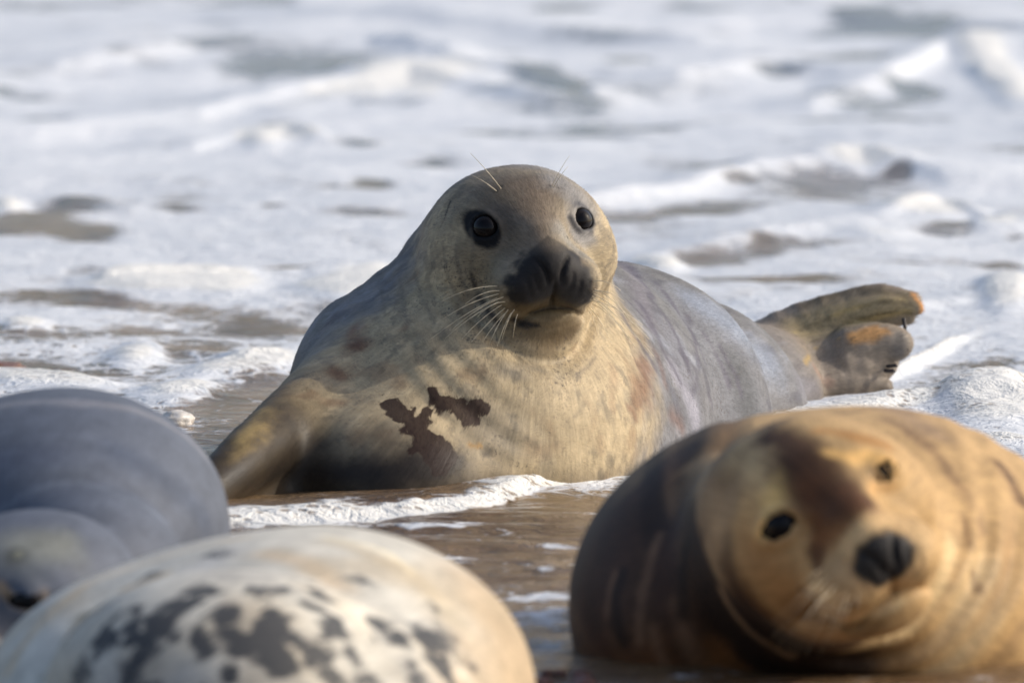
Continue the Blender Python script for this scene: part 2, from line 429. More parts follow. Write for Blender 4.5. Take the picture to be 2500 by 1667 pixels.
# ------------------------------------------------------------------ materials
def coat_material(name, streak=.15, fleck=.8, rough=.62, fleck_scale=210, bumpd=.0007, edge=(.20, .46), rag=1.3):
    m = NT(name); fl = m.attr('flow', 'Vector'); co = m.n('ShaderNodeTexCoord').outputs['Object']
    base = m.attr('coat', 'Color')
    n1 = m.noise(fl, 90, 5, .68); n2 = m.noise(fl, 360, 4, .7); n3 = m.noise(co, 26, 5, .6)
    s1 = m.ramp(n1, .30, .70, 1-streak, 1+streak*.75)
    s2 = m.ramp(n2, .25, .75, 1-streak*.85, 1+streak*.7)
    s3 = m.ramp(n3, .30, .70, .88, 1.10)
    k = m.math('MULTIPLY', m.math('MULTIPLY', s1, s2), s3)
    cx = m.n('ShaderNodeCombineXYZ'); [m.put(cx.inputs[i], k) for i in range(3)]
    c = m.vmath('MULTIPLY', base, cx.outputs[0])
    # dark flecks in the coat
    f = m.math('MULTIPLY', m.ramp(m.noise(co, fleck_scale, 3, .75), .52, .66), m.ramp(m.noise(co, 16, 4, .65), .38, .60))
    c = m.mix(m.math('MULTIPLY', m.math('MULTIPLY', f, fleck), m.attr('fleck')), c, tuple(srgb(82, 74, 68)))
    # blotches with ragged edges
    e = m.math('ADD', m.attr('blot'), m.math('MULTIPLY', m.math('SUBTRACT', m.noise(fl, 230, 4, .75), .5), rag))
    b = m.ramp(e, *edge)
    c = m.mix(m.math('MULTIPLY', b, .93), c, m.attr('blotcol', 'Color'))
    m.set('Base Color', c)
    wet = m.attr('wet')
    r = m.math('MULTIPLY_ADD', wet, -rough+.36, rough); m.set('Roughness', r)
    m.set('Specular IOR Level', .22); m.set('Sheen Weight', .015); m.set('Sheen Roughness', .4); m.set('Sheen Tint', (1, .95, .88, 1))
    h = m.math('ADD', m.math('MULTIPLY', n2, .6), m.math('MULTIPLY', m.noise(fl, 260, 3, .7), .5))
    h = m.math('ADD', h, m.math('MULTIPLY', m.noise(co, 900, 2, .6), .2))
    m.set('Normal', m.bump(h, bumpd, 1.0)); return m.m
M_main = coat_material('grey_seal_coat'); M_right = coat_material('tan_seal_coat', .14, .25)
M_dark = coat_material('slate_seal_coat', .10, .15); M_spot = coat_material('spotted_seal_coat', .10, .2, edge=(.08, .62), rag=1.1)
def eye_material():
    m = NT('seal_eye'); n = m.n('ShaderNodeTexCoord').outputs['Normal']
    a = m.attr('pup'); c = m.mix(m.ramp(a, .50, .60), (.006, .005, .006), (.014, .011, .010)); c = m.mix(m.ramp(a, .78, .86), c, (.008, .007, .007))
    m.set('Base Color', c); m.set('Roughness', .04); m.set('Specular IOR Level', .16); m.set('Coat Weight', .03); m.set('Coat Roughness', .02); return m.m
M_eye = eye_material()
def simple(name, col, rough, spec=.4):
    m = NT(name); co = m.n('ShaderNodeTexCoord').outputs['Object']
    n = m.noise(co, 90, 4); c = m.mix(m.ramp(n, .3, .7), tuple(np.array(col)*.75), tuple(np.array(col)*1.2))
    m.set('Base Color', c); m.set('Roughness', rough); m.set('Specular IOR Level', spec); return m.m
M_whisk = simple('whisker_horn', srgb(225, 210, 180), .35); M_claw = simple('dark_claw', srgb(50, 44, 42), .3)
def stone_material(name, c1, c2):
    m = NT(name); co = m.n('ShaderNodeTexCoord').outputs['Object']
    n = m.noise(co, 60, 6, .65); m.set('Base Color', m.mix(m.ramp(n, .35, .65), tuple(c1), tuple(c2)))
    m.set('Roughness', .3); m.set('Normal', m.bump(n, .002)); return m.m
def sea_material():
    m = NT('surf_water'); geo = m.n('ShaderNodeNewGeometry').outputs['Position']
    warp = m.noise(geo, 5, 3, .5, out=1)
    def sc_(v, s):
        mp = m.n('ShaderNodeMapping'); m.put(mp.inputs[0], v); mp.inputs['Scale'].default_value = s; return mp.outputs[0]
    wv = m.vmath('ADD', geo, m.vmath('MULTIPLY', m.vmath('SUBTRACT', warp, (.5, .5, .5)), (.12, .12, .12)))
    foam = m.attr('foam'); thick = m.attr('thick'); lace = m.attr('lace')
    a = sc_(wv, (.6, .24, 1))
    n1 = m.noise(a, 8, 6, .60, .8); n2 = m.noise(a, 34, 5, .65, .8)
    v = m.voro(sc_(wv, (1, .5, 1)), 22, 'DISTANCE_TO_EDGE'); v2 = m.voro(sc_(wv, (1, .5, 1)), 60, 'DISTANCE_TO_EDGE')
    net = m.math('MAXIMUM', m.ramp(v, .22, .0), m.math('MULTIPLY', m.ramp(v2, .25, .0), .6))
    f = m.math('ADD', foam, m.math('MULTIPLY', m.math('SUBTRACT', n1, .5), 1.35))
    f = m.math('ADD', f, m.math('MULTIPLY', m.math('MULTIPLY', m.math('SUBTRACT', n2, .5), .85), m.math('MULTIPLY_ADD', m.attr('deep'), -.6, 1.)))
    f = m.math('ADD', f, m.math('MULTIPLY', m.math('MULTIPLY', net, lace), .55))
    f = m.ramp(f, .28, .80)
    # bubble holes in the thick foam close to the camera
    hol = m.ramp(m.voro(geo, 58, rnd=1.), .46, .26); hsel = m.ramp(m.noise(geo, 8, 3), .42, .58)
    f = m.math('SUBTRACT', f, m.math('MULTIPLY', m.math('MULTIPLY', hol, hsel), m.math('MULTIPLY', m.attr('hole'), .75)), clamp=True)
    n4 = m.noise(sc_(wv, (.5, .2, 1)), 2.6, 3, .5)
    film = m.mix(m.math('MULTIPLY_ADD', n4, .75, m.math('MULTIPLY', m.ramp(n2, .3, .7), .35), clamp=True), tuple(srgb(198, 204, 211)), tuple(srgb(240, 241, 242)))
    white = m.mix(m.ramp(thick, .1, .9), film, tuple(srgb(232, 231, 226)))
    sandn = m.noise(a, 7, 5, .6)
    brown = m.mix(m.ramp(sandn, .3, .7), tuple(srgb(92, 70, 50)), tuple(srgb(140, 116, 86)))
    brown = m.mix(m.math('MULTIPLY', m.attr('deep'), .85), brown, tuple(srgb(132, 136, 140)))
    m.set('Base Color', m.mix(f, brown, white))
    m.set('Roughness', m.math('MULTIPLY_ADD', f, .38, .12)); m.set('IOR', 1.33)
    m.set('Specular IOR Level', .5)
    rip = m.noise(sc_(wv, (.7, 1.1, 1)), 20, 5, .62, .5); rip2 = m.noise(sc_(wv, (1, .7, 1)), 90, 4, .65, .3)
    b1 = m.bump(m.math('MULTIPLY', rip, m.math('MULTIPLY_ADD', m.attr('deep'), -.8, 1.)), .024, .85); b2 = m.bump(m.math('MULTIPLY', rip2, m.math('MULTIPLY_ADD', m.attr('deep'), -1.1, 1.)), .0035, .8, b1)
    fb = m.bump(m.math('MULTIPLY', f, 1.0), .004, .5, b2)
    bub = m.bump(m.math('MULTIPLY', m.voro(geo, 260), m.math('MULTIPLY', f, m.attr('hole'))), .0015, .6, fb)
    m.set('Normal', bub); return m.m
def sand_material():
    m = NT('wet_sand'); g = m.n('ShaderNodeNewGeometry').outputs['Position']
    n = m.noise(g, 40, 6, .7); p = m.voro(g, 70, out='Color')
    c = m.mix(m.ramp(n, .3, .7), tuple(srgb(84, 62, 48)), tuple(srgb(138, 112, 90)))
    c = m.mix(.25, c, p, 'SOFT_LIGHT'); m.set('Base Color', c); m.set('Roughness', .35)
    m.set('Normal', m.bump(m.voro(g, 70), .01, .8, m.bump(n, .01, .6))); return m.m
# ------------------------------------------------------------------ sea
# wave crests and foam patches: (px, py, half width, half depth on the photograph, amount, slope)
BARE = [(740,165,240,30,1.0,-.03),(240,182,75,12,.5,0),(370,166,50,9,.4,0),(1330,215,150,30,.85,.22),(90,292,150,18,.55,-.06),
 (690,300,75,16,.7,0),(905,462,52,14,1.0,.06),(880,366,65,6,.7,0),(340,374,130,9,.35,0),(70,535,170,26,1.1,-.12),(215,570,95,26,1.2,-.03),
 (60,560,120,18,.9,0),(440,520,80,8,.9,.04),(670,512,60,14,1.1,0),(880,528,150,9,.9,.02),(1540,158,70,14,.75,0),(1480,100,190,8,.45,.03),(1370,22,100,14,.6,.12),
 (1650,18,60,8,.6,0),(1880,30,60,10,.5,0),(1900,184,100,9,1.0,-.02),(1520,222,260,14,.6,0),(2250,66,220,40,.7,.05),(2120,150,90,12,1.0,.04),
 (2230,215,90,16,1.1,.12),(2150,240,140,20,.6,.05),(1980,230,90,14,.5,0),(2010,452,200,36,1.0,-.02),(1680,515,270,18,.9,-.12),(1800,448,60,8,.9,-.1),(2195,425,40,8,1.0,0),
 (1760,628,190,22,1.0,-.10),(1960,595,110,10,.8,0),(2330,560,90,16,.8,-.1),(2250,635,180,14,.8,0),(2430,640,80,10,.6,0),(1900,690,160,10,.8,0),
 (2480,575,40,12,.9,0),(800,640,190,16,1.1,-.05),(1080,620,60,12,1.,0),(30,680,110,8,.9,.02),(180,735,220,20,.9,.0),(300,745,120,14,.8,0),(620,790,120,22,1.0,0),(500,760,160,20,.7,0),
 (330,805,90,18,.9,0),(120,820,180,26,.6,0),(60,905,120,40,1.1,0),(250,920,130,16,.9,0),(470,860,90,14,.7,0),(640,950,120,40,1.0,-.1),(480,1010,140,34,1.1,-.1),(560,1060,140,60,1.1,-.1),(620,900,90,20,.6,-.2),
 (1900,690,200,12,.5,0),(2350,900,130,30,.7,-.2),(2250,945,120,20,.5,-.1),(2440,1040,80,16,.8,0),(2460,880,80,20,.5,0),(1980,330,90,10,.4,0),(1300,470,0,0,0,0),(1180,430,60,10,.4,0),(1500,830,10,5,0,0)]
THICK = [(1000,205,200,40,1.0,-.05),(760,250,190,22,.6,-.18),(640,358,80,18,1.3,0),(740,352,70,16,1.2,0),(2400,140,80,40,1.5,.2),(2460,210,80,40,1.4,.3),(1800,175,100,8,.6,-.05),
 (470,695,210,34,1.4,0),(330,705,130,20,1.2,-.05),(870,690,150,46,1.4,-.05),(15,515,50,20,1.2,0),(2120,412,120,9,.9,0),(2260,512,140,14,1.0,0),(1600,650,70,20,1.3,.1),
 (2460,720,60,50,1.2,0),(330,880,75,28,1.0,0),(600,895,190,22,1.0,-.12),(100,940,200,18,.9,.05),(440,960,110,24,.9,-.1),(2420,990,110,55,1.3,0),(2240,880,130,10,1.1,-.5),(1150,470,120,20,.3,0),
 (900,420,260,14,.4,0),(180,600,200,14,.4,0),(2440,545,70,18,.9,0),(2150,580,90,12,.6,0),(2440,1085,90,10,.9,0),(60,800,60,16,.9,0)]
LINE = [(300,1300),(560,1288),(760,1274),(900,1266),(1050,1255),(1160,1242),(1240,1222),(1330,1192),(1460,1160),(1600,1122),(1760,1085),(1900,1055),(2100,1025),(2300,1000),(2600,985)]
RIDGE = [([(-900,330),(100,310),(500,270),(800,215),(1000,190),(1160,215),(1350,250)], .036, .50), ([(-600,510),(0,500),(150,500),(320,520)], .022, .22), ([(320,505),(500,515),(900,520)], .010, .15),
 ([(480,372),(600,350),(700,345),(800,360)], .028, .22), ([(1350,520),(1600,480),(1850,425),(2100,405),(2300,430)], .030, .30), ([(1500,640),(1750,600),(2000,570),(2250,560)], .016, .20), ([(1980,250),(2150,200),(2300,130),(2450,120),(2700,160)], .032, .5),
 ([(1400,190),(1650,200),(1900,175),(2050,185)], .035, .4), ([(0,690),(250,690),(480,670),(700,660),(1000,640)], .018, .13), ([(1700,60),(2000,50),(2300,60),(2600,90)], .035, .6), ([(700,40),(1000,60),(1400,90),(1700,110)], .04, .5),
 ([(150,170),(500,140),(900,125),(1100,150)], .045, .4), ([(1000,150),(1250,190),(1450,230),(1700,215)], .03, .4), ([(2150,530),(2300,500),(2500,540)], .020, .15), ([(0,860),(300,850),(600,890),(850,850)], .010, .10), ([(1800,770),(2100,790),(2400,740)], .012, .12), ([(2360,1010),(2440,1005),(2520,1010)], .030, .10)]
def patches(X, Y, lst, extra=1.0):
    out = np.zeros(len(X)); P = np.stack([X, Y, Y*0], 1)
    wx = .42*fbm(P*[1, .32, 1], 3.4, 4, 71, .6)
    for (px, py, rx, ry, a, sl) in lst:
        if a == 0: continue
        c = ground(px, py); e = ground(px+rx, py+rx*sl); t, b = ground(px, py-ry), ground(px, py+ry)
        ax = e-c; ay = (t-b)/2; det = ax[0]*ay[1]-ax[1]*ay[0]
        dx, dy = X-c[0], Y-c[1]
        u = (dx*ay[1]-dy*ay[0])/det; v = (-dx*ax[1]+dy*ax[0])/det
        m = np.sqrt(u*u+v*v) < 2.2
        if m.any(): out[m] += a*extra*sstep(1.5, .15, np.sqrt(u[m]**2+v[m]**2)+wx[m])
    return out
def sea_height(X, Y):
    P = np.stack([X, Y, Y*0], 1); far = sstep(15.5, 20, Y); vf = sstep(60, 120, Y)
    h = (.007+.024*far+.03*vf)*fbm(P*[.55, .50, 1]+3.1, 1.4, 3, 11)+(.0035+.002*far)*fbm(P*[1, .6, 1], 4.5, 3, 23)
    h = h+.0015*fbm(P*[1, .7, 1], 16, 3, 29)*(1-sstep(22, 30, Y))
    th = patches(X, Y, THICK); h = h+(.010+.006*far+.008*sstep(17.6, 16.4, Y))*np.clip(th, 0, 1.3)
    for pts, hh, wd in RIDGE:
        G = np.array([ground(a, b) for a, b in pts]); m = (Y > G[:, 1].min()-3*wd) & (Y < G[:, 1].max()+3*wd) & (np.abs(X) < 4)
        yc = np.interp(X[m], G[:, 0], G[:, 1])+.10*noise(P[m]*[1, 0, 0], 2.2, 5); dy = (Y[m]-yc)/wd
        end = sstep(G[0, 0]-.25, G[0, 0]+.1, X[m])*sstep(G[-1, 0]+.25, G[-1, 0]-.1, X[m])
        h[m] += .78*hh*end*np.where(dy < 0, np.exp(-(dy/.55)**2), np.exp(-(dy/1.2)**2))
    near = 1-sstep(15, 17, Y); h = h+near*1.5*(.0030*noise(P*[.45, 1.5, 1], 8, 41)+.0016*noise(P*[.6, 1.6, 1], 19, 42))
    L = np.array([ground(a, b) for a, b in LINE]); yl = np.interp(X, L[:, 0], L[:, 1])+.035*fbm(P*[1, 0, 0], 6, 3, 36)
    dl = Y-yl; amp = (.016+.004*fbm(P, 4, 3, 37))*sstep(L[0, 0]-.4, L[0, 0], X)*sstep(L[-1, 0]+.4, L[-1, 0], X)
    h = h+amp*sstep(-.015, .085, dl)*sstep(.60, .14, dl)+.004*fbm(P, 22, 3, 38)*np.exp(-((dl-.06)/.08)**2)
    tl = dl
    # swell raised against the seal
    return h, th, dl, tl
gx = axis_grid([(-900, 150), (-50, 8), (-8, .5), (-2.2, .05), (-1.15, .009), (1.15, .05), (2.2, .5), (8, 8), (50, 150), (900,)])
gy = axis_grid([(11.3, .03), (13.2, .010), (15.6, .014), (18, .03), (32, .12), (45, 1), (100, 20), (400, 150), (2400,)])
GX, GY = np.meshgrid(gx, gy, indexing='ij'); X, Y = GX.ravel(), GY.ravel()
H, TH, DL, TL = sea_height(X, Y); P_ = np.stack([X, Y, Y*0], 1)
H = H-sstep(12.15, 11.7, Y)*.04
bare = patches(X, Y, BARE); BAND = sstep(-.035, .01, DL)*sstep(.26, .07, DL)
lip = sstep(-.24, -.17, X)*sstep(-.03, -.08, X)*sstep(.045, .075, DL)*sstep(.4, .2, DL); BAND = BAND*(1-.85*lip)
front = sstep(14.9, 14.2, Y+.35*X)              # the brown backwash in front of the big seal
STREAK = [(1355,1330,110,5,.9,0),(1075,1354,80,10,.9,.1),(1327,1387,50,9,.8,0),(1332,1452,110,16,.9,0),(1308,1500,110,10,.8,0),(1332,1570,140,40,.22,0),(1290,1520,120,16,.6,0),(1112,1278,120,9,.8,-.05),(980,1284,110,7,.7,0),(1392,1251,130,5,.8,0),(1250,1420,60,6,.7,0),(800,1275,160,8,.6,0),(1180,1320,60,5,.5,0)]
streak = patches(X, Y, STREAK)
lace = .9*np.clip(sstep(18.6, 17.2, Y), 0, 1)*(1-front*.55)
foam = .88-.20*sstep(18.6, 17.2, Y)-.78*front+.62*sstep(.0, .8, TH)-.62*np.clip(bare, 0, 1.15)
foam = foam-.36*sstep(.10, .60, fbm(P_*[1, .55, 1]+7, 1.9, 4, 58))*sstep(16.5, 17.5, Y)-.22*sstep(18.6, 17.6, Y)*sstep(.3, -.1, X)*(1-front)
rdg = sstep(.90, .985, 1-np.abs(fbm(P_*[1, 1.5, 1]+3, 7.0, 3, 61)))*sstep(-.2, .3, fbm(P_, 2.2, 2, 62))
foam = foam+.50*rdg*np.clip(front+.8*sstep(18.5, 17.4, Y), 0, 1)+.42*sstep(.15, .6, fbm(P_*[1, 2.2, 1], 7.5, 3, 63))*sstep(13.7, 12.9, Y)
foam = foam+1.02*BAND*(.90+.75*fbm(P_*[1, 2, 1], 5, 3, 91))+.12*sstep(12.9, 12.4, Y)+.62*streak
foam = foam+.22*sstep(.1, .5, fbm(P_*[.4, 1.6, 1], 3.2, 3, 55))*front
thick = np.clip(sstep(.25, 1.0, TH)+.95*BAND, 0, 1)
hole = np.clip(BAND+sstep(.5, 1., TH)*sstep(17.5, 16, Y), 0, 1)
deep = sstep(18, 25, Y)*.9
ny_ = len(gy); ii, jj = np.meshgrid(np.arange(len(gx)-1), np.arange(ny_-1), indexing='ij'); b_ = (ii*ny_+jj).ravel()
FQ = np.stack([b_, b_+ny_, b_+ny_+1, b_+1], 1)
sea = mesh_obj('sea', np.stack([X, Y, H], 1), FQ, sea_material(), attrs=dict(foam=foam, thick=thick, lace=lace, hole=hole, deep=deep))
tag(sea, kind='structure')
bx_ = axis_grid([(-900, 100), (-20, 2), (-1.5, .04), (1.5, 2), (20, 100), (900,)]); by_ = axis_grid([(-60, 4), (8, .4), (11, .04), (13.5, .5), (40, 300), (2400,)])
SX, SY = [a.ravel() for a in np.meshgrid(bx_, by_, indexing='ij')]
SZ = np.where(SY < 14, (11.98-SY)*.03, -.061)-sstep(14, 40, SY)*1.0; SZ = np.minimum(SZ, .35)+.004*fbm(np.stack([SX, SY, SY*0], 1), 9, 3, 77)*(np.abs(SX) < 3)
n2_ = len(by_); ii, jj = np.meshgrid(np.arange(len(bx_)-1), np.arange(n2_-1), indexing='ij'); b_ = (ii*n2_+jj).ravel()
sand = mesh_obj('sand', np.stack([SX, SY, SZ], 1), np.stack([b_, b_+n2_, b_+n2_+1, b_+1], 1), sand_material()); tag(sand, kind='structure')
# ------------------------------------------------------------------ coats
class Coat:
    def __init__(s, V, N, sdf, base, scale=.00054):
        s.V, s.N, s.sdf, s.k = V, N, sdf, scale
        s.c = np.tile(srgb(*base), (len(V), 1)); s.wet = np.zeros(len(V)); s.blot = np.zeros(len(V)); s.fleck = np.ones(len(V))
        s.bc = np.tile(srgb(44, 26, 19), (len(V), 1)); s.jit = np.stack([fbm(V, 28, 3, i) for i in (61, 62, 63)], 1)*.010
        s.flow = V*1.0
    def mask(s, pts, r, soft=.6, jit=1.0):
        pts = np.atleast_2d(np.asarray(pts, float)); P3 = trace(s.sdf, pts[:, 0], pts[:, 1])
        rr = np.atleast_1d(r); ok = np.abs(s.sdf(P3)) < .006
        if not ok.any(): return np.zeros(len(s.V))
        r = np.interp(np.arange(len(pts)), np.linspace(0, len(pts)-1, len(rr)), rr)[ok]; pts = pts[ok]; P3 = P3[ok]
        rr = np.interp(np.arange(len(pts)), np.linspace(0, len(pts)-1, len(np.atleast_1d(r))), np.atleast_1d(r))*s.k
        lo, hi = P3.min(0)-rr.max()*(1+soft)-.012, P3.max(0)+rr.max()*(1+soft)+.012
        w = np.nonzero(((s.V > lo) & (s.V < hi)).all(1))[0]; out = np.zeros(len(s.V))
        if len(w) == 0: return out
        d, t = polydist(s.V[w]+s.jit[w]*jit*min(1, rr.max()/.02), P3)
        R = np.interp(t, np.linspace(0, 1, len(rr)), rr); out[w] = 1-sstep(1-soft, 1+soft, d/R); return out
    def mixc(s, m, col): s.c = s.c+(srgb(*col)-s.c)*np.clip(m, 0, 1)[:, None]
    def paint(s, pts, r, col, a=1.0, soft=.6, jit=1.0): s.mixc(a*s.mask(pts, r, soft, jit), col)
    def spot(s, pts, r, a=1.0, soft=.7, jit=2.2): s.blot = np.maximum(s.blot, a*s.mask(pts, r, soft, jit))
    def attrs(s): return dict(coat=s.c, wet=np.clip(s.wet, 0, 1), blot=s.blot, flow=s.flow, fleck=s.fleck, blotcol=s.bc)
def flow_coords(V, spine, squeeze=.16, R=.13):
    """coordinates that run along the body, for strokes of fur"""
    spine = np.array(spine, float); n = 60; t = np.linspace(0, len(spine)-1, n)
    S = np.stack([np.interp(t, np.arange(len(spine)), spine[:, i]) for i in range(3)], 1)
    for _ in range(40): S[1:-1] = (S[:-2]+2*S[1:-1]+S[2:])/4
    T = np.gradient(S, axis=0); T /= np.linalg.norm(T, axis=1)[:, None]
    U = np.cross(T, (0, 0, 1)); U /= np.linalg.norm(U, axis=1)[:, None]; W = np.cross(U, T)
    L = np.concatenate([[0], np.cumsum(np.linalg.norm(np.diff(S, axis=0), axis=1))])
    q = ((V[:, None, :]-S[None])**2).sum(-1) if len(V) < 2000 else None
    k = np.zeros(len(V), int)
    for a in range(0, len(V), 20000): k[a:a+20000] = (((V[a:a+20000, None, :]-S[None])**2).sum(-1)).argmin(1)
    kk = np.clip(k, 0, n-1); r = V-S[kk]; s_ = L[kk]+(r*T[kk]).sum(1)
    a, b = (r*U[kk]).sum(1), (r*W[kk]).sum(1); m = np.sqrt(a*a+b*b)+.02
    global FLOW_S, FLOW_T; FLOW_S = s_; FLOW_T = T[kk]
    return np.stack([a/m*R, b/m*R, s_*squeeze+m*.10], 1)
def whisker(root, mid, tip, parent, r0=.00055, name='whisker'):
    P = [np.asarray(v, float) for v in (root, mid, tip)]; ts = np.linspace(0, 1, 9); V = []; F = []
    C = [(1-t)**2*P[0]+2*t*(1-t)*P[1]+t*t*P[2] for t in ts]
    ax = C[-1]-C[0]; ax /= np.linalg.norm(ax); u = np.cross(ax, (0, 1, 0.1)); u /= np.linalg.norm(u); v = np.cross(ax, u)
    for i, c in enumerate(C):
        r = r0*(1-.65*ts[i])
        for k in range(5): V.append(c+r*(u*math.cos(k*1.2566)+v*math.sin(k*1.2566)))
    for i in range(len(C)-1):
        for k in range(5): F.append((i*5+k, i*5+(k+1) % 5, i*5+5+(k+1) % 5, i*5+5+k))
    return mesh_obj(name, V, np.array(F), M_whisk, parent, origin=P[0])
def eye_obj(H, i, parent):
    c, r = H.eyeball(i); n = H.eyes[i][1]@H.M; n = n/np.linalg.norm(n)
    a = np.linspace(0, np.pi, 33); b = np.linspace(0, 2*np.pi, 49)[:-1]; u = np.cross(n, (0, 0, 1)); u /= np.linalg.norm(u); v = np.cross(n, u)
    V = []; F = []; pup = []
    for x in a:
        for y in b:
            V.append(c+r*(n*math.cos(x)+(u*math.cos(y)+v*math.sin(y))*math.sin(x))); pup.append(min(1, x))
    for j in range(32):
        for k in range(48): F.append((j*48+k, j*48+(k+1) % 48, (j+1)*48+(k+1) % 48, (j+1)*48+k))
    return mesh_obj('eye', V, np.array(F), M_eye, parent, attrs=dict(pup=np.array(pup)), origin=c)
def make_body(name, sdf, segs, parent):
    V, F = surface(sdf, *[axis_grid(g) for g in segs]); return V, F, grad(sdf, V)
M_fur = NT('seal_hair'); M_fur.set('Base Color', M_fur.attr('coat', 'Color')); M_fur.set('Roughness', .6); M_fur.set('Specular IOR Level', .2); M_fur = M_fur.m
# ------------------------------------------------------------------ the big seal
seal = empty('grey_seal', A(1130, 1150, 14.9)*[1, 1, 0])
tag(seal, 'pale cream and grey seal with dark brown chest blotches, head raised behind the foam line', 'seal', 'seals hauled out at the water edge')
V, F, N = make_body('body', main_sdf, ([(-.50, .006), (-.14, .0034), (.16, .006), (.36, .0042), (.66,)], [(14.1, .007), (14.58, .0035), (14.92, .007), (16.15, .0045), (16.45,)], [(-.06, .006), (.14, .0034), (.44,)]), seal)
q = HM.loc(V); C = Coat(V, N, main_sdf, (180, 162, 130))
C.flow = flow_coords(V, [HM.wor((0, .10, -.05)), HM.wor((0, -.05, -.04)), HM.wor((0, -.12, -.07)), A(1210, 850, 14.95), A(1200, 960, 15.1), A(1500, 965, 15.5), A(1640, 985, 15.85), A(1850, 940, 16.2), A(2250, 800, 16.35)])
s_main = FLOW_S; t_main = FLOW_T
p0 = trace(main_sdf, 1530, 800)[0]; s0 = s_main[((V-p0)**2).sum(1).argmin()]
greyw = sstep(-.05, .06, s_main-s0+.05*fbm(V, 10, 3, 21)+.02*fbm(V, 40, 2, 22)+.35*(V[:, 2]-p0[2])); C.mixc(.92*greyw, (112, 114, 120))
C.c *= (1+.16*fbm(V, 15, 4, 24)+.10*noise(V, 90, 25))[:, None]
st = sstep(.0, .45, fbm(C.flow, 52, 4, 27)); C.mixc(.62*greyw*st, (78, 78, 88)); C.mixc(.5*greyw*sstep(.1, .5, fbm(C.flow, 34, 3, 28)), (158, 162, 172)); C.mixc(.55*(1-greyw)*sstep(.1, .55, fbm(V, 30, 5, 26, .65)), (112, 104, 90)); C.mixc(.4*(1-greyw)*sstep(.2, .6, fbm(V, 11, 4, 29)), (136, 128, 112)); C.mixc(.35*(1-greyw)*sstep(.2, .6, fbm(V, 13, 4, 39)), (126, 92, 64))
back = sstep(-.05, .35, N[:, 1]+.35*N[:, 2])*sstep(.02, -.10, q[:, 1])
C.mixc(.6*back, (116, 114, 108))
C.paint([(880, 660), (780, 790), (700, 900), (655, 960)], [26, 34, 34, 26], (118, 118, 114), .8, .8)
C.paint([(1590, 640), (1700, 800), (1800, 960)], [100, 150, 150], (118, 119, 123), 1, .7)
C.paint([(1640, 820), (1690, 960), (1700, 1060)], [60, 80, 90], (124, 124, 130), .9, .8)
C.paint([(1700, 740), (1800, 800), (1880, 880)], [60, 75, 60], (138, 146, 160), .85, .95)  # grey flank with its bluish sky sheen painted in
C.paint([(1640, 900), (1700, 1020)], [30, 40], (160, 158, 168), .7, .8)
C.paint([(1520, 640), (1560, 720), (1590, 800)], [30, 40, 30], (120, 116, 122), .8, .8)
C.paint([(1800, 900), (1830, 980)], [60, 60], (84, 86, 88), .75, .9)
for pts, r in (([(1540, 650), (1590, 730), (1640, 800), (1680, 900)], 16), ([(1600, 690), (1660, 770), (1720, 880)], 14), ([(1560, 740), (1620, 860), (1660, 930)], 12), ([(1500, 690), (1545, 745), (1590, 800)], 9),
               ([(1680, 770), (1700, 850), (1690, 960)], 12), ([(1720, 820), (1780, 940)], 14), ([(1660, 860), (1740, 990)], 12), ([(1520, 770), (1600, 900)], 9), ([(1760, 850), (1810, 960)], 12)):
    C.paint(pts, r, (84, 80, 92), .72, .9, 1.8)
# head
spk = sstep(-.2, .5, fbm(V, 60, 3, 7))
C.paint([(1250, 560), (1300, 640)], [150, 120], (140, 130, 112), .8, .7)
C.paint([(1200, 450), (1330, 450)], [95, 95], (110, 101, 88), .85, .7)
C.mixc(.45*sstep(.05, .5, fbm(V, 34, 4, 66))*sstep(.03, -.03, q[:, 1]-.03)*sstep(-.13, -.05, q[:, 2]), (84, 78, 70))
C.paint([(1270, 480), (1290, 580)], [90, 70], (122, 106, 90), .75, .7)
C.paint([(1380, 450), (1430, 500), (1420, 560)], [60, 50, 40], (146, 143, 140), .85, .7)
C.paint([(1300, 405), (1370, 425)], [50, 50], (146, 143, 140), .7, .9)
C.paint([(1370, 560), (1420, 620)], [28, 28], (150, 148, 142), .6, .8)
C.paint([(1215, 520), (1240, 545)], [34, 24], (82, 78, 74), .7, .9)
C.paint([(1180, 470), (1240, 480)], [30, 30], (108, 100, 84), .5, .9)
C.paint([(1160, 560), (1170, 650), (1200, 700)], [40, 40, 40], (135, 118, 88), .5, .9)
C.paint([(1200, 600), (1240, 600)], [36, 30], (112, 98, 80), .7, .9)
C.paint([(1415, 498), (1450, 530), (1440, 560)], [20, 16, 12], (74, 74, 78), .85, .8)  # grey shadow above the right eye, painted on
C.paint([(1392, 532), (1418, 562), (1446, 545)], [9, 9, 9], (56, 56, 60), .9, .8, 0)
# black patch round the left eye
m = 1-sstep(.85, 1.1, np.sqrt(((q[:, 0]+.0685+.18*(q[:, 2]+.004))/.0210)**2+((q[:, 2]+.003)/.0255)**2)+.10*noise(V, 90, 3)); m = m*(q[:, 1] > -.05)
C.mixc(m, (14, 13, 15))
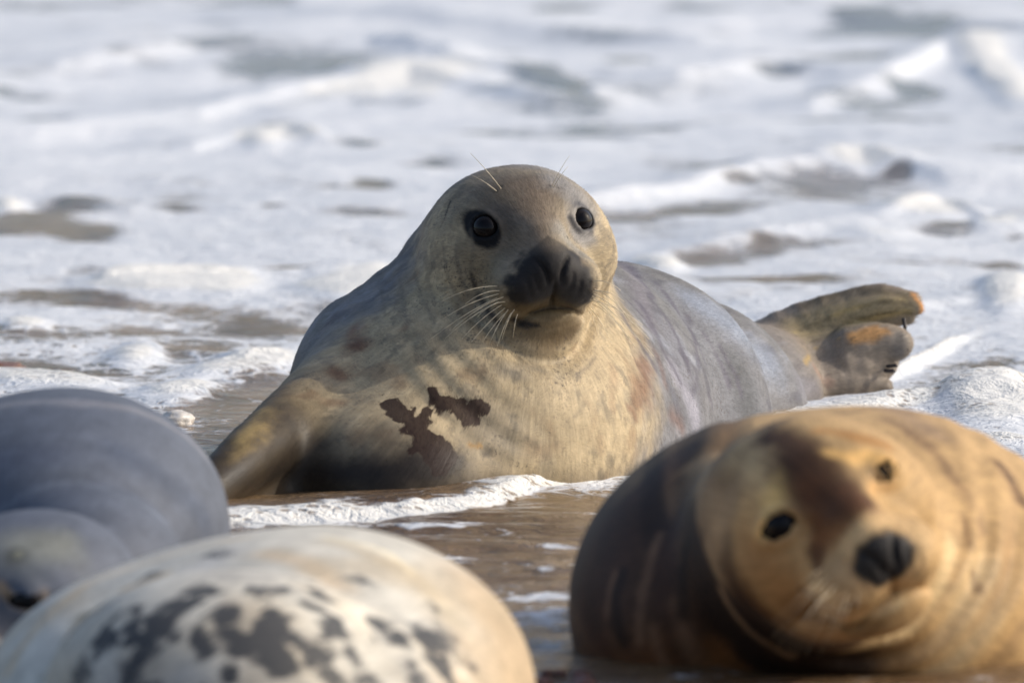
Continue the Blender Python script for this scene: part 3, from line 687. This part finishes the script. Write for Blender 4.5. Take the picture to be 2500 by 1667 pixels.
# dark nose and whisker pads
ax = np.abs(q[:, 0]); z = q[:, 2]
wz = np.interp(z, [-.120, -.110, -.100, -.080, -.062, -.045, -.030, -.020, -.010], [.0, .032, .055, .064, .058, .046, .031, .018, 0])
m = sstep(1.22, .80, ax/(wz+1e-4)+.22*fbm(V, 60, 3, 12))*(q[:, 1] > .0)*(q[:, 2] < -.008)
C.mixc(.97*m*(.55+.45*sstep(-.014, -.036, q[:, 2])), (27, 26, 29)); nose = m
C.paint([(1245, 800), (1330, 825), (1400, 805)], [30, 40, 26], (116, 98, 70), .8, .7)  # brownish chin; the shadow under the muzzle is painted into it
C.paint([(1262, 770), (1350, 765), (1420, 760)], [26, 30, 20], (118, 100, 70), .8, .8)
C.paint([(1280, 800), (1350, 812), (1400, 800)], [22, 26, 20], (108, 90, 64), .6, .9)
C.paint([(1255, 778), (1285, 792), (1310, 792)], [8, 11, 6], (34, 30, 28), .95, .7)
C.paint([(1290, 765), (1340, 755), (1390, 752), (1418, 760)], [3, 4, 4, 3], (52, 44, 36), .8, .8, .3)
for pts, r in (([(1154, 684), (1160, 700)], 6), ([(1168, 722), (1182, 740)], 9), ([(1190, 755), (1215, 785)], 8), ([(1150, 668), (1156, 680)], 4)): C.paint(pts, r, (40, 34, 32), .9, .8, .6)
C.paint([(1099, 492), (1092, 512), (1086, 530)], [3, 5, 3], (34, 28, 24), 1, .6, .3)
C.paint([(1084, 535), (1074, 556)], [4, 3], (90, 74, 56), .7, .8)
C.paint([(1386, 580)], 4.5, (40, 36, 34), 1, .5, 0)
for a, b in ((1223, 455), (1212, 466), (1343, 452), (1362, 458)): C.paint([(a, b)], 6, (60, 54, 48), .8, .7, 0)
for pts in ([(1080, 590), (1088, 640), (1105, 700), (1120, 730)], [(1115, 630), (1130, 690), (1140, 720)], [(1010, 668), (1030, 730), (1062, 790)], [(975, 680), (985, 740), (992, 800)], [(1050, 700), (1062, 740)], [(1150, 560), (1155, 620), (1150, 660)],
            [(1110, 600), (1118, 650), (1135, 700)], [(930, 700), (940, 770)], [(1500, 690), (1545, 760), (1580, 800)], [(1455, 870), (1430, 900), (1405, 925)], [(1430, 985), (1400, 1020)], [(1560, 820), (1580, 880)], [(1470, 720), (1520, 800), (1560, 900)]):
    C.paint(pts, 5, (100, 92, 82), .5, .9, 2.0)
# rust marks and chest blotches
for pts, r, a in (([(862, 800), (880, 835), (905, 840)], 20, .6), ([(850, 840), (890, 850)], 13, .5), ([(815, 905), (832, 915)], 18, .7), ([(745, 970), (765, 960)], 13, .5), ([(790, 980), (835, 985)], 14, .5), ([(980, 808)], 12, .45),
                  ([(1575, 905), (1560, 985), (1545, 1010)], [34, 36, 20], .66), ([(1640, 1020), (1660, 1040)], 26, .5), ([(1500, 900), (1490, 990)], 15, .3), ([(1600, 860), (1625, 940)], 13, .4), ([(1300, 1100), (1350, 1090)], 20, .2), ([(940, 1060)], 26, .3)):
    C.paint(pts, r, (112, 70, 48), a, .9, 2.0)
C.paint([(1190, 1045), (1240, 1070)], [70, 60], (112, 106, 94), .62, .9); C.paint([(1220, 905), (1320, 905)], [26, 24], (122, 116, 106), .5, .9, 2)
C.paint([(905, 990), (935, 1080), (960, 1140)], [26, 30, 30], (138, 122, 96), .5, .9)
C.bc[:] = srgb(38, 18, 11); C.spot([(957, 972), (966, 992), (1000, 1024), (1026, 1060), (1052, 1092), (1092, 1120)], [20, 24, 21, 42, 45, 30])
C.spot([(1058, 962), (1076, 982), (1117, 997), (1158, 1010)], [24, 36, 39, 30]); C.spot([(1044, 1003), (1030, 1040)], [13, 20]); C.spot([(1096, 945), (1102, 975)], [10, 18])
C.paint([(1146, 1086), (1175, 1090)], [7, 5], (172, 136, 84), .9, .5, .3)
C.paint([(1180, 1105), (1200, 1102)], 9, (44, 40, 40), .7, .8)
# the flippers
w = sstep(15.95, 16.25, V[:, 1])*sstep(.30, .37, V[:, 0]); C.mixc(w, (146, 134, 120))
C.paint([(1955, 805), (2040, 770), (2200, 745)], [50, 46, 40], (150, 136, 104), .85, .7)
for pts in ([(1950, 808), (2070, 755), (2160, 736), (2225, 742)], [(1980, 835), (2085, 784), (2160, 764), (2225, 764)]): C.paint(pts, 5, (78, 68, 50), .8, .9, .5)
for pts in ([(1940, 812), (2060, 758), (2210, 730)], [(1960, 845), (2080, 788), (2220, 760)]): C.paint(pts, 6, (190, 170, 120), .6, .9, .8)  # painted highlights on the blade's ridges, between the dark groove lines
C.paint([(1960, 745), (2080, 705), (2200, 702), (2240, 735)], 16, (96, 86, 66), .7, .8)
C.paint([(1965, 885), (1990, 850), (2050, 825)], [8, 6, 4], (176, 150, 96), .8, .7, .3)
C.paint([(2085, 822), (2130, 812), (2160, 808)], [20, 24, 12], (196, 150, 96), .9, .5, 1.2); C.paint([(2190, 830), (2200, 850)], 30, (112, 108, 104), .8)
C.paint([(2225, 715), (2250, 745), (2248, 765)], [5, 8, 6], (200, 142, 82), .9, .6, .5)
C.paint([(1950, 940), (2000, 960)], 40, (132, 130, 136), .6); C.paint([(1990, 900), (2020, 930)], 16, (160, 132, 116), .6)
C.paint([(600, 1200), (780, 1195), (960, 1165), (1120, 1125)], [75, 75, 52, 30], (44, 37, 32), .93, .6)  # wet chest and flipper underside, darkened further with painted shade
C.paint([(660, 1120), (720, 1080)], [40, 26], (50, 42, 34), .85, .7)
fl = sstep(-.20, -.29, V[:, 0])*sstep(.17, .10, V[:, 2]); C.mixc(fl*.88, (84, 71, 48)); C.wet = np.maximum(C.wet, fl*.15); C.paint([(655, 1000), (610, 1060), (560, 1120)], [30, 26, 20], (156, 134, 88), .8, .8, 1.6); C.paint([(560, 1165), (620, 1120), (690, 1075)], [14, 16, 12], (58, 49, 38), .8, .8)  # golden-brown flipper; sunlit top and shaded underside of the ridge painted on
C.mixc(fl*.45*sstep(.0, .5, fbm(V, 40, 4, 19)), (70, 62, 48))
# wet lower coat, with the shade down there painted into its colour
wet_shade = sstep(.115, .035, V[:, 2]+.05*fbm(V, 9, 3, 15)+.10*sstep(-.25, .12, V[:, 0]))*sstep(.22, .0, V[:, 0])
C.mixc(.86*wet_shade, (46, 40, 36)); C.wet = np.maximum(C.wet, np.maximum(wet_shade*.5, nose*.2)); low = sstep(.03, .0, V[:, 2]); C.mixc(.5*low, (84, 72, 56)); C.wet = np.maximum(C.wet, low)
C.wet = np.maximum(C.wet, .35*w)
C.fleck = np.clip(1-nose-wet_shade, 0, 1)*(.45+.9*sstep(-.1, .4, fbm(V, 6, 2, 44)))
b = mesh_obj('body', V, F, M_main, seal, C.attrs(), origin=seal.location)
def fur(parent, V, N, C, T, count, L, rad, seed):
    # short hairs lying back along the body, as one part
    rng = np.random.default_rng(seed); q_ = HM.loc(V)
    ok = (N[:, 1] < .35) & (V[:, 2] > .0) & (C.wet < .8) & (nose < .3)
    for e in HM.eyes: ok &= length(q_-e[0]) > .030
    tw = np.where(V[:, 1] < 14.93, 1., 3.2)*ok; k = rng.choice(len(V), count, p=tw/tw.sum())
    P = V[k]+rng.normal(0, .002, (count, 3)); n = N[k]; P = P-n*(sdf_of(P))[:, None]
    t = T[k]+rng.normal(0, .16, (count, 3)); t[:, 2] -= .25; t = t-(t*n).sum(1)[:, None]*n; t /= length(t)[:, None]
    s = np.cross(n, t); ll = L*rng.uniform(.6, 1.2, count)[:, None]; r = rad*rng.uniform(.6, 1.3, count)[:, None]
    a = P-s*r-n*.0004; b = P+s*r-n*.0004; m1 = P+t*ll*.55+n*ll*.09; tip = P+t*ll+n*ll*.12
    VV = np.stack([a, b, m1+s*r*.7, m1-s*r*.7, tip], 1).reshape(-1, 3); i0 = np.arange(count)*5
    F3 = np.concatenate([np.stack([i0+1, i0, i0+2], 1), np.stack([i0+2, i0, i0+3], 1), np.stack([i0+2, i0+3, i0+4], 1)])
    col = (C.c[k]+(C.bc[k]-C.c[k])*np.clip((C.blot[k]-.25)*6, 0, 1)[:, None])*rng.uniform(.62, 1.45, count)[:, None]
    o = mesh_obj('fur', VV, F3, M_fur, parent, dict(coat=np.repeat(col, 5, 0)), origin=parent.location)
    o.data.normals_split_custom_set_from_vertices(np.repeat(n, 5, 0).tolist()); o['kind'] = 'stuff'; return o
sdf_of = main_sdf
fur(seal, V, N, C, t_main, 150000, .0085, .00019, 5)
for i in (0, 1): eye_obj(HM, i, seal)
def whiskers(H, sdf, lst, parent, sag=.012, out=.05, r0=.0006):
    for it in lst:
        (a, b), (c, d) = it[0], it[-1]; root = trace(sdf, a, b)[0]
        out_ = it[2] if len(it) == 4 else out
        tip = at(c, d, root[1]-out_*.25)
        mid = (root+tip)/2+np.array([0, -out_*.6, sag])
        whisker(root, mid, tip, parent, r0)
cr = lambda L: [((950+.3826*a, 350+.3826*b), (950+.3826*c, 350+.3826*d)) for (a, b, c, d) in L]
whiskers(HM, main_sdf, cr([(690, 910, 330, 1010), (705, 940, 480, 1030), (690, 985, 190, 1310), (700, 1010, 320, 1280), (720, 1030, 420, 1300), (740, 1050, 450, 1370), (745, 1080, 550, 1350), (780, 1080, 680, 1330), (820, 1090, 790, 1240), (740, 1010, 560, 1110),
    (760, 1060, 620, 1330), (730, 980, 400, 1190), (800, 1060, 720, 1250), (700, 960, 300, 1150),
    (1300, 880, 1480, 940), (1310, 930, 1540, 1120), (1305, 960, 1660, 1250), (1300, 990, 1560, 1290), (1290, 1020, 1500, 1210), (1280, 1050, 1420, 1280), (1285, 1000, 1620, 1160), (1270, 1060, 1340, 1250), (1300, 945, 1500, 1010), (1295, 975, 1690, 1360)]), seal)
whiskers(HM, main_sdf, cr([(715, 290, 520, 65), (685, 305, 530, 205)]), seal, .004, .02, .0007)
whiskers(HM, main_sdf, cr([(1040, 270, 1150, 80), (1050, 280, 1140, 150)]), seal, .004, .02, .0005)
def claw(c, dirv, parent, L=.010, r=.0030):
    dirv = np.asarray(dirv, float)/np.linalg.norm(dirv); c = np.asarray(c, float)
    f = lambda p: chain(p, [c-dirv*.006, c+dirv*L*.5, c+dirv*L+np.array([0, 0, -.003])], [r, r*.8, r*.15], .002)
    g = [axis_grid([(c[i]-.02, .0014), (c[i]+.03,)]) for i in range(3)]; Vc, Fc = surface(f, *g)
    return mesh_obj('claw', Vc, Fc, M_claw, parent, origin=c)
for (a, b, y, dv) in ((2204, 850, 16.24, (1, -.3, -.1)), (2178, 893, 16.23, (1, -.3, .15)), (2160, 958, 16.22, (1, -.2, .35)), (2208, 790, 16.27, (.2, -.3, -1)), (2172, 905, 16.22, (1, -.3, 0))):
    claw(A(a, b, y), dv, seal)
# ------------------------------------------------------------------ tan seal on the right
s2 = empty('grey_seal', A(2000, 1640, 12.5)*[1, 1, 0])
tag(s2, 'golden tan seal lying at the right with its head tilted and a dark brown forehead', 'seal', 'seals hauled out at the water edge')
V, F, N = make_body('body', right_sdf, ([(.03, .007), (.22, .0042), (.48, .007), (.85,)], [(11.7, .0045), (12.12, .010), (13.3,)], [(-.09, .007), (.06, .0045), (.26,)]), s2)
q = HR.loc(V); C = Coat(V, N, right_sdf, (192, 158, 110), .00045)
q = HR.loc(V); fx, fz = HR.flat(V); rr = np.sqrt((fx-.012)**2+(fz+.045)**2)
C.flow = flow_coords(V, [HR.wor((0, .10, -.05)), HR.wor((0, -.05, -.04)), A(1990, 1350, 12.3), A(2000, 1400, 12.6), A(2150, 1400, 13.0)])
C.paint([(1470, 1560), (1480, 1380), (1560, 1220), (1660, 1110), (1780, 1020)], [150, 120, 90, 60, 36], (62, 44, 34), 1, .5)
dk = sstep(.118, .140, rr+.008*noise(V, 12, 3))*sstep(.03, -.06, fx-.25*np.clip(fz, 0, 1)+.04*fbm(V, 9, 2, 4))*(1-sstep(.15, .20, V[:, 2])*.25)  # dark brown fur on the left, deepened with painted shade
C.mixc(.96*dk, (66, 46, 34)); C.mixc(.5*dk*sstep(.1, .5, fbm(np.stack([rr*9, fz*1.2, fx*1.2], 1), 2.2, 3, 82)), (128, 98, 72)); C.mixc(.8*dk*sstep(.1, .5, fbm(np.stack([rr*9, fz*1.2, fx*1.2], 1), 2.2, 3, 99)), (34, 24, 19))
C.paint([(1650, 1500), (1620, 1400), (1640, 1300)], [70, 60, 50], (66, 46, 36), .85, .7); C.paint([(1440, 1640), (1600, 1640)], [60, 80], (104, 70, 44), .8, .8)
for pts, r in (([(1560, 1560), (1570, 1430), (1610, 1310)], 14), ([(1480, 1500), (1500, 1400)], 10), ([(1720, 1640), (1680, 1560), (1660, 1470)], 22), ([(1620, 1620), (1590, 1540)], 14)): C.paint(pts, r, (128, 100, 78), .7, .9)
for pts, r in (([(1520, 1560), (1500, 1460), (1520, 1400)], 18), ([(1670, 1500), (1665, 1400), (1680, 1320)], 20)): C.paint(pts, r, (34, 24, 20), .9, .8)
C.paint([(1800, 1640), (1760, 1600)], 50, (140, 96, 56), .7, .8)
C.paint([(1850, 985), (2000, 975), (2150, 990), (2280, 1060)], [30, 40, 50, 50], (150, 124, 96), .8, .8)
C.paint([(2150, 1020), (2260, 1080), (2330, 1170), (2400, 1300)], [18, 20, 16, 14], (118, 90, 66), .7, .9, 2)
C.paint([(2040, 1010), (2120, 1000)], 12, (112, 84, 62), .6, .9, 2); C.paint([(2440, 1130), (2500, 1230)], 22, (84, 56, 38), .8, .8)
C.paint([(2380, 1500), (2300, 1620), (2420, 1400)], [70, 70, 60], (216, 190, 146), .8, .8)  # sunlight on the lower right flank, painted as paler coat
# face
C.paint([(1840, 1370), (1920, 1450), (2010, 1500)], [60, 60, 50], (132, 98, 62), .5, .9); C.paint([(2010, 1330), (2040, 1270)], 34, (140, 98, 58), .6, .9)
C.paint([(1740, 1120), (1760, 1250), (1740, 1380)], [60, 60, 60], (176, 148, 112), .7, .8); C.paint([(1800, 1090), (1860, 1150)], [50, 50], (206, 176, 130), .6, .8)
C.paint([(1870, 1330), (1900, 1400), (1880, 1300)], [60, 60, 40], (168, 124, 76), .6, .9)
C.paint([(1890, 1215), (1910, 1180), (1920, 1140)], [34, 30, 22], (232, 196, 128), .95, .8); C.paint([(1860, 1300), (1880, 1240)], 20, (228, 190, 126), .8, .9)
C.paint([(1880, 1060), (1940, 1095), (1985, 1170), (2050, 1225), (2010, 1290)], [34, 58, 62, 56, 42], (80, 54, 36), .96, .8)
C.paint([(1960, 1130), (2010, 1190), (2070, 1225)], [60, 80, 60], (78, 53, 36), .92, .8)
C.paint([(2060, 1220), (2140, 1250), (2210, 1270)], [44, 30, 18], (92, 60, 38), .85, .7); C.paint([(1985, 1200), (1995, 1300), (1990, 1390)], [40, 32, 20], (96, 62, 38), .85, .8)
C.paint([(1992, 1345)], 24, (58, 38, 27), .9, .8); C.paint([(2060, 1290), (2000, 1330)], 30, (140, 96, 58), .5, .9)
C.paint([(2025, 1105), (2080, 1118), (2120, 1112), (2175, 1140)], [14, 20, 26, 26], (226, 180, 112), .95, .7); C.paint([(2000, 1050), (2100, 1070), (2170, 1090)], [16, 20, 16], (176, 122, 64), .7, .9)
C.paint([(2170, 1180), (2130, 1190)], 20, (214, 168, 108), .8, .8)
C.paint([(2070, 1330), (2120, 1285), (2190, 1262), (2245, 1300), (2250, 1380), (2200, 1420), (2120, 1440), (2050, 1400)], 28, (214, 178, 128), .9, .7)
C.paint([(2050, 1390), (2080, 1430)], 40, (190, 156, 114), .8, .8)
npd = sstep(1.18, .86, np.sqrt((q[:, 0]/.0345)**2+((q[:, 2]+.056)/.0275)**2)+.16*noise(V, 70, 6))*(q[:, 1] > .03); C.mixc(npd, (42, 40, 40))
C.mixc(C.mask([(2130, 1380), (2105, 1402)], [34, 24], .35, .8), (46, 44, 42)); nose = C.mask([(2122, 1322), (2215, 1330), (2185, 1380), (2110, 1400)], 30)
C.paint([(1815, 1420), (1850, 1480), (1920, 1520)], [20, 28, 20], (92, 64, 40), .6, .95); C.paint([(1960, 1440), (1990, 1460), (2080, 1475), (2180, 1440), (2240, 1390)], [10, 9, 8, 7, 6], (92, 64, 46), .75, .8)
C.paint([(1950, 1500), (2060, 1530), (2150, 1520)], [26, 26, 18], (112, 84, 48), .7, .9); C.paint([(2010, 1495), (2100, 1505), (2190, 1475), (2235, 1420)], [9, 12, 12, 8], (226, 196, 146), .85, .7)  # second stroke: bright sunlit chin rim, painted in
C.paint([(1760, 1440), (1830, 1540), (1930, 1600)], [14, 14, 14], (196, 160, 122), .6, .8)
C.paint([(2060, 1590), (2200, 1540), (2290, 1440), (2320, 1320)], [16, 22, 22, 18], (226, 200, 150), .6, .8); C.paint([(2240, 1500), (2150, 1570), (2020, 1590)], [12, 12, 12], (150, 118, 78), .6, .8)
side = sstep(-.02, .08, fx)*sstep(.115, .14, rr)
C.mixc(side*.55*sstep(.0, .6, fbm(np.stack([rr*9, fz, fx], 1), 4, 3, 81)), (142, 112, 80))
C.paint([(2375, 1395), (2385, 1440)], [10, 14], (80, 54, 40), .8, .8); C.paint([(2350, 1260), (2370, 1330)], 9, (106, 78, 56), .7, .8)
for i, ctr in enumerate(((1904, 1269), (2139, 1152))): C.paint([ctr], 30 if i == 0 else 24, (50, 40, 36), .55, .35, 0)
C.c *= (1+.12*fbm(V, 15, 4, 24))[:, None]
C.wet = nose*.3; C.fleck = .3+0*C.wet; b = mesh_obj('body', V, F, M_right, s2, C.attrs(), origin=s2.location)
for i in (0, 1): eye_obj(HR, i, s2)
cr5 = lambda L: [((1650+.3935*a, 1050+.3935*b), (1650+.3935*c, 1050+.3935*d)) for (a, b, c, d) in L]
fw = s2
whiskers(HR, right_sdf, cr5([(930, 890, 600, 1200), (950, 910, 600, 1290), (960, 930, 690, 1370), (980, 960, 740, 1390), (1010, 990, 800, 1400), (1040, 1010, 890, 1390), (1090, 1020, 1010, 1280), (1130, 1010, 1110, 1150), (920, 850, 740, 990), (1000, 960, 640, 1330), (1060, 1000, 960, 1340)]), s2, .012, .13, .0004)
# ------------------------------------------------------------------ dark seal
s3 = empty('grey_seal', A(200, 1500, 12.8)*[1, 1, 0])
tag(s3, 'dark slate grey seal cut by the left edge, lying behind the spotted seal', 'seal', 'seals hauled out at the water edge')
V, F, N = make_body('body', dark_sdf, ([(-1.0, .008), (-.28,)], [(12.0, .007), (12.6, .012), (13.5,)], [(-.09, .008), (.30,)]), s3)
C = Coat(V, N, dark_sdf, (92, 98, 110), .00046)
C.flow = flow_coords(V, [A(-200, 1500, 12.2), A(0, 1430, 12.5), A(100, 1380, 12.8), A(200, 1320, 13.2)])
C.paint([(0, 990), (200, 985), (380, 1020), (500, 1110)], [30, 36, 30, 26], (132, 132, 138), .8, .9); C.paint([(300, 1110), (420, 1190), (500, 1260)], [60, 50, 50], (76, 84, 100), .8, .9)  # first stroke: highlight along the top of the back, painted into the coat
C.paint([(0, 1120), (120, 1110)], 50, (84, 90, 104), .7, .9); C.paint([(40, 1180), (200, 1150)], 26, (92, 98, 108), .6, .9)
C.paint([(0, 1245), (90, 1190), (200, 1178), (300, 1215), (400, 1270)], [10, 12, 12, 14, 16], (112, 120, 132), .5, .9); C.paint([(60, 1330), (150, 1330)], [70, 60], (132, 134, 124), .7, .9)
C.paint([(40, 1356)], 26, (66, 68, 66), .8, .9); C.paint([(44, 1352)], 9, (150, 150, 130), .7, .8)
C.paint([(0, 1430), (30, 1470), (90, 1490), (110, 1450)], [12, 12, 12, 10], (176, 148, 112), .8, .9); C.paint([(10, 1550)], 50, (150, 140, 134), .8, .9)
C.fleck *= .3; b = mesh_obj('body', V, F, M_dark, s3, C.attrs(), origin=s3.location)
for i in (0, 1): eye_obj(HD, i, s3)
# ------------------------------------------------------------------ spotted seal
s4 = empty('grey_seal', A(700, 1667, 11.85)*[1, 1, 0])
tag(s4, 'cream seal with charcoal spots, seen from behind in the near left foreground', 'seal', 'seals hauled out at the water edge')
V, F, N = make_body('body', spot_sdf, ([(-.75, .007), (.16,)], [(11.2, .007), (12.45,)], [(-.06, .007), (.26,)]), s4)
C = Coat(V, N, spot_sdf, (210, 205, 192), .00043)
C.flow = flow_coords(V, [A(300, 1700, 11.4), A(560, 1650, 11.6), A(760, 1640, 11.9), A(900, 1600, 12.3)])
C.bc[:] = srgb(58, 61, 66)
C.mixc(.8*sstep(-.12, -.01, V[:, 0]+.03*fbm(V, 9, 3, 14)), (186, 160, 124)); C.paint([(800, 1320), (1000, 1400), (1100, 1500)], [30, 50, 60], (198, 184, 158), .8, .9)
C.paint([(650, 1350), (760, 1380), (820, 1430)], [36, 40, 40], (216, 188, 150), .6, .9); C.paint([(800, 1310), (950, 1350), (1010, 1400)], [12, 14, 12], (236, 222, 186), .8, .9)
C.paint([(20, 1640), (120, 1500), (220, 1420), (350, 1350), (600, 1310)], [20, 22, 22, 20, 14], (214, 188, 150), .8, .9); C.paint([(180, 1530), (240, 1480), (320, 1430), (400, 1400)], [24, 24, 22, 16], (190, 158, 104), .8, .9)
C.paint([(100, 1650), (160, 1560), (220, 1500), (290, 1460)], [9, 12, 14, 9], (112, 92, 62), .8, .9); C.paint([(170, 1540), (200, 1500)], 24, (128, 118, 92), .7, .9)
C.paint([(480, 1390), (560, 1340)], [60, 40], (206, 202, 196), .6, .9)
for (a, b, r, al) in ((680, 1000, 46, 1), (760, 930, 40, 1), (860, 850, 50, 1), (960, 960, 46, 1.1), (990, 1040, 36, 1.1), (1100, 850, 38, 1), (880, 1090, 52, 1), (1060, 1100, 34, 1), (1140, 1070, 34, 1), (1230, 1040, 36, .9), (1320, 920, 34, 1), (1400, 980, 36, 1), (1450, 1040, 36, .9), (1200, 1170, 34, 1.1),
                      (1340, 1140, 44, 1.1), (960, 1215, 26, 1.1), (610, 1130, 40, .9), (560, 1200, 50, .7), (1630, 1010, 44, .9), (1700, 1060, 36, .8), (1840, 1080, 62, 1), (1880, 1150, 44, .9), (1500, 800, 46, .7), (350, 1190, 60, .6), (930, 700, 60, .6), (1780, 1230, 50, .7), (1560, 1230, 50, .6), (2000, 1170, 40, .5), (1500, 1140, 30, .7), (730, 1060, 26, .8), (620, 800, 40, .55), (1290, 1090, 24, .9), (1850, 930, 40, .5), (1150, 1000, 18, .8), (1020, 930, 26, .9)):
    C.spot([(.574*a, 950+.574*b)], .574*r*1.35, al, 1.0)
ctr = C.mask([(350, 1560), (600, 1480), (900, 1560), (1050, 1600)], [230, 260, 230, 160], .7, 0)
C.blot = np.maximum(C.blot, .8*ctr*sstep(.0, .5, fbm(V, 22, 4, 88))); C.mixc(.8*ctr*sstep(-.1, .5, fbm(V, 11, 4, 89)), (158, 156, 152)); C.mixc(.8*ctr*sstep(.1, .5, fbm(V, 9, 4, 90)), (238, 230, 212)); C.mixc(.5*sstep(-.1, .6, fbm(V, 7, 3, 93)), (192, 174, 144)); C.fleck *= .2
b = mesh_obj('body', V, F, M_spot, s4, C.attrs(), origin=s4.location)
# ------------------------------------------------------------------ stones
def stone(name, c, r, mat, seed, label, cat='stone', group=None):
    n1, n2 = 20, 30; a = np.linspace(0, np.pi, n1); b = np.linspace(0, 2*np.pi, n2+1)[:-1]
    D = np.array([[math.sin(x)*math.cos(y), math.sin(x)*math.sin(y), math.cos(x)] for x in a for y in b])
    R = 1+.25*noise(D+seed, 1.6, seed)+.16*noise(D, 4, seed+3)+.06*noise(D, 10, seed+5)
    Vs = np.asarray(c)+D*R[:, None]*np.asarray(r)
    Fs = np.array([(j*n2+k, j*n2+(k+1) % n2, (j+1)*n2+(k+1) % n2, (j+1)*n2+k) for j in range(n1-1) for k in range(n2)])
    o = mesh_obj(name, Vs, Fs, mat, origin=np.asarray(c)); tag(o, label, cat, group); return o
MS1 = stone_material('foam_washed_stone', srgb(196, 186, 172), srgb(228, 222, 214)); MS2 = stone_material('rusty_stone', srgb(140, 92, 62), srgb(112, 82, 62))
MS3 = stone_material('brown_pebble', srgb(120, 70, 48), srgb(86, 60, 50)); MS4 = stone_material('grey_pebble', srgb(150, 136, 120), srgb(104, 92, 86))
stone('stone', ground(428, 1035)+[0, 0, .004], (.024, .026, .015), MS1, 4, 'pale knobbly stone in the brown backwash between the dark seal and the big seal')
stone('stone', ground(6, 905)+[0, 0, -.001], (.036, .05, .014), MS2, 9, 'rusty orange stone awash in foam at the left edge of the photo')
rng_ = random.Random(7); src = None
for k in range(16):
    x, y = rng_.uniform(.0, .13), rng_.uniform(11.86, 12.14); r_ = rng_.uniform(.006, .013)
    if src is None:
        src = stone('pebble', (0, 0, 0), (r_*1.3, r_*1.1, r_*.7), MS3, 21, 'small dark brown pebble on the wet sand between the spotted seal and the tan seal', 'pebble', 'pebbles on the wet sand'); o = src
        src.data.transform(Matrix.Identity(4))
    else:
        o = src.copy(); sc.collection.objects.link(o)
        f_ = r_/.010; o.scale = (f_, f_*rng_.uniform(.8, 1.2), f_)
    o.location = (x, y, .004); o.rotation_euler = (0, 0, rng_.uniform(0, 6.28))
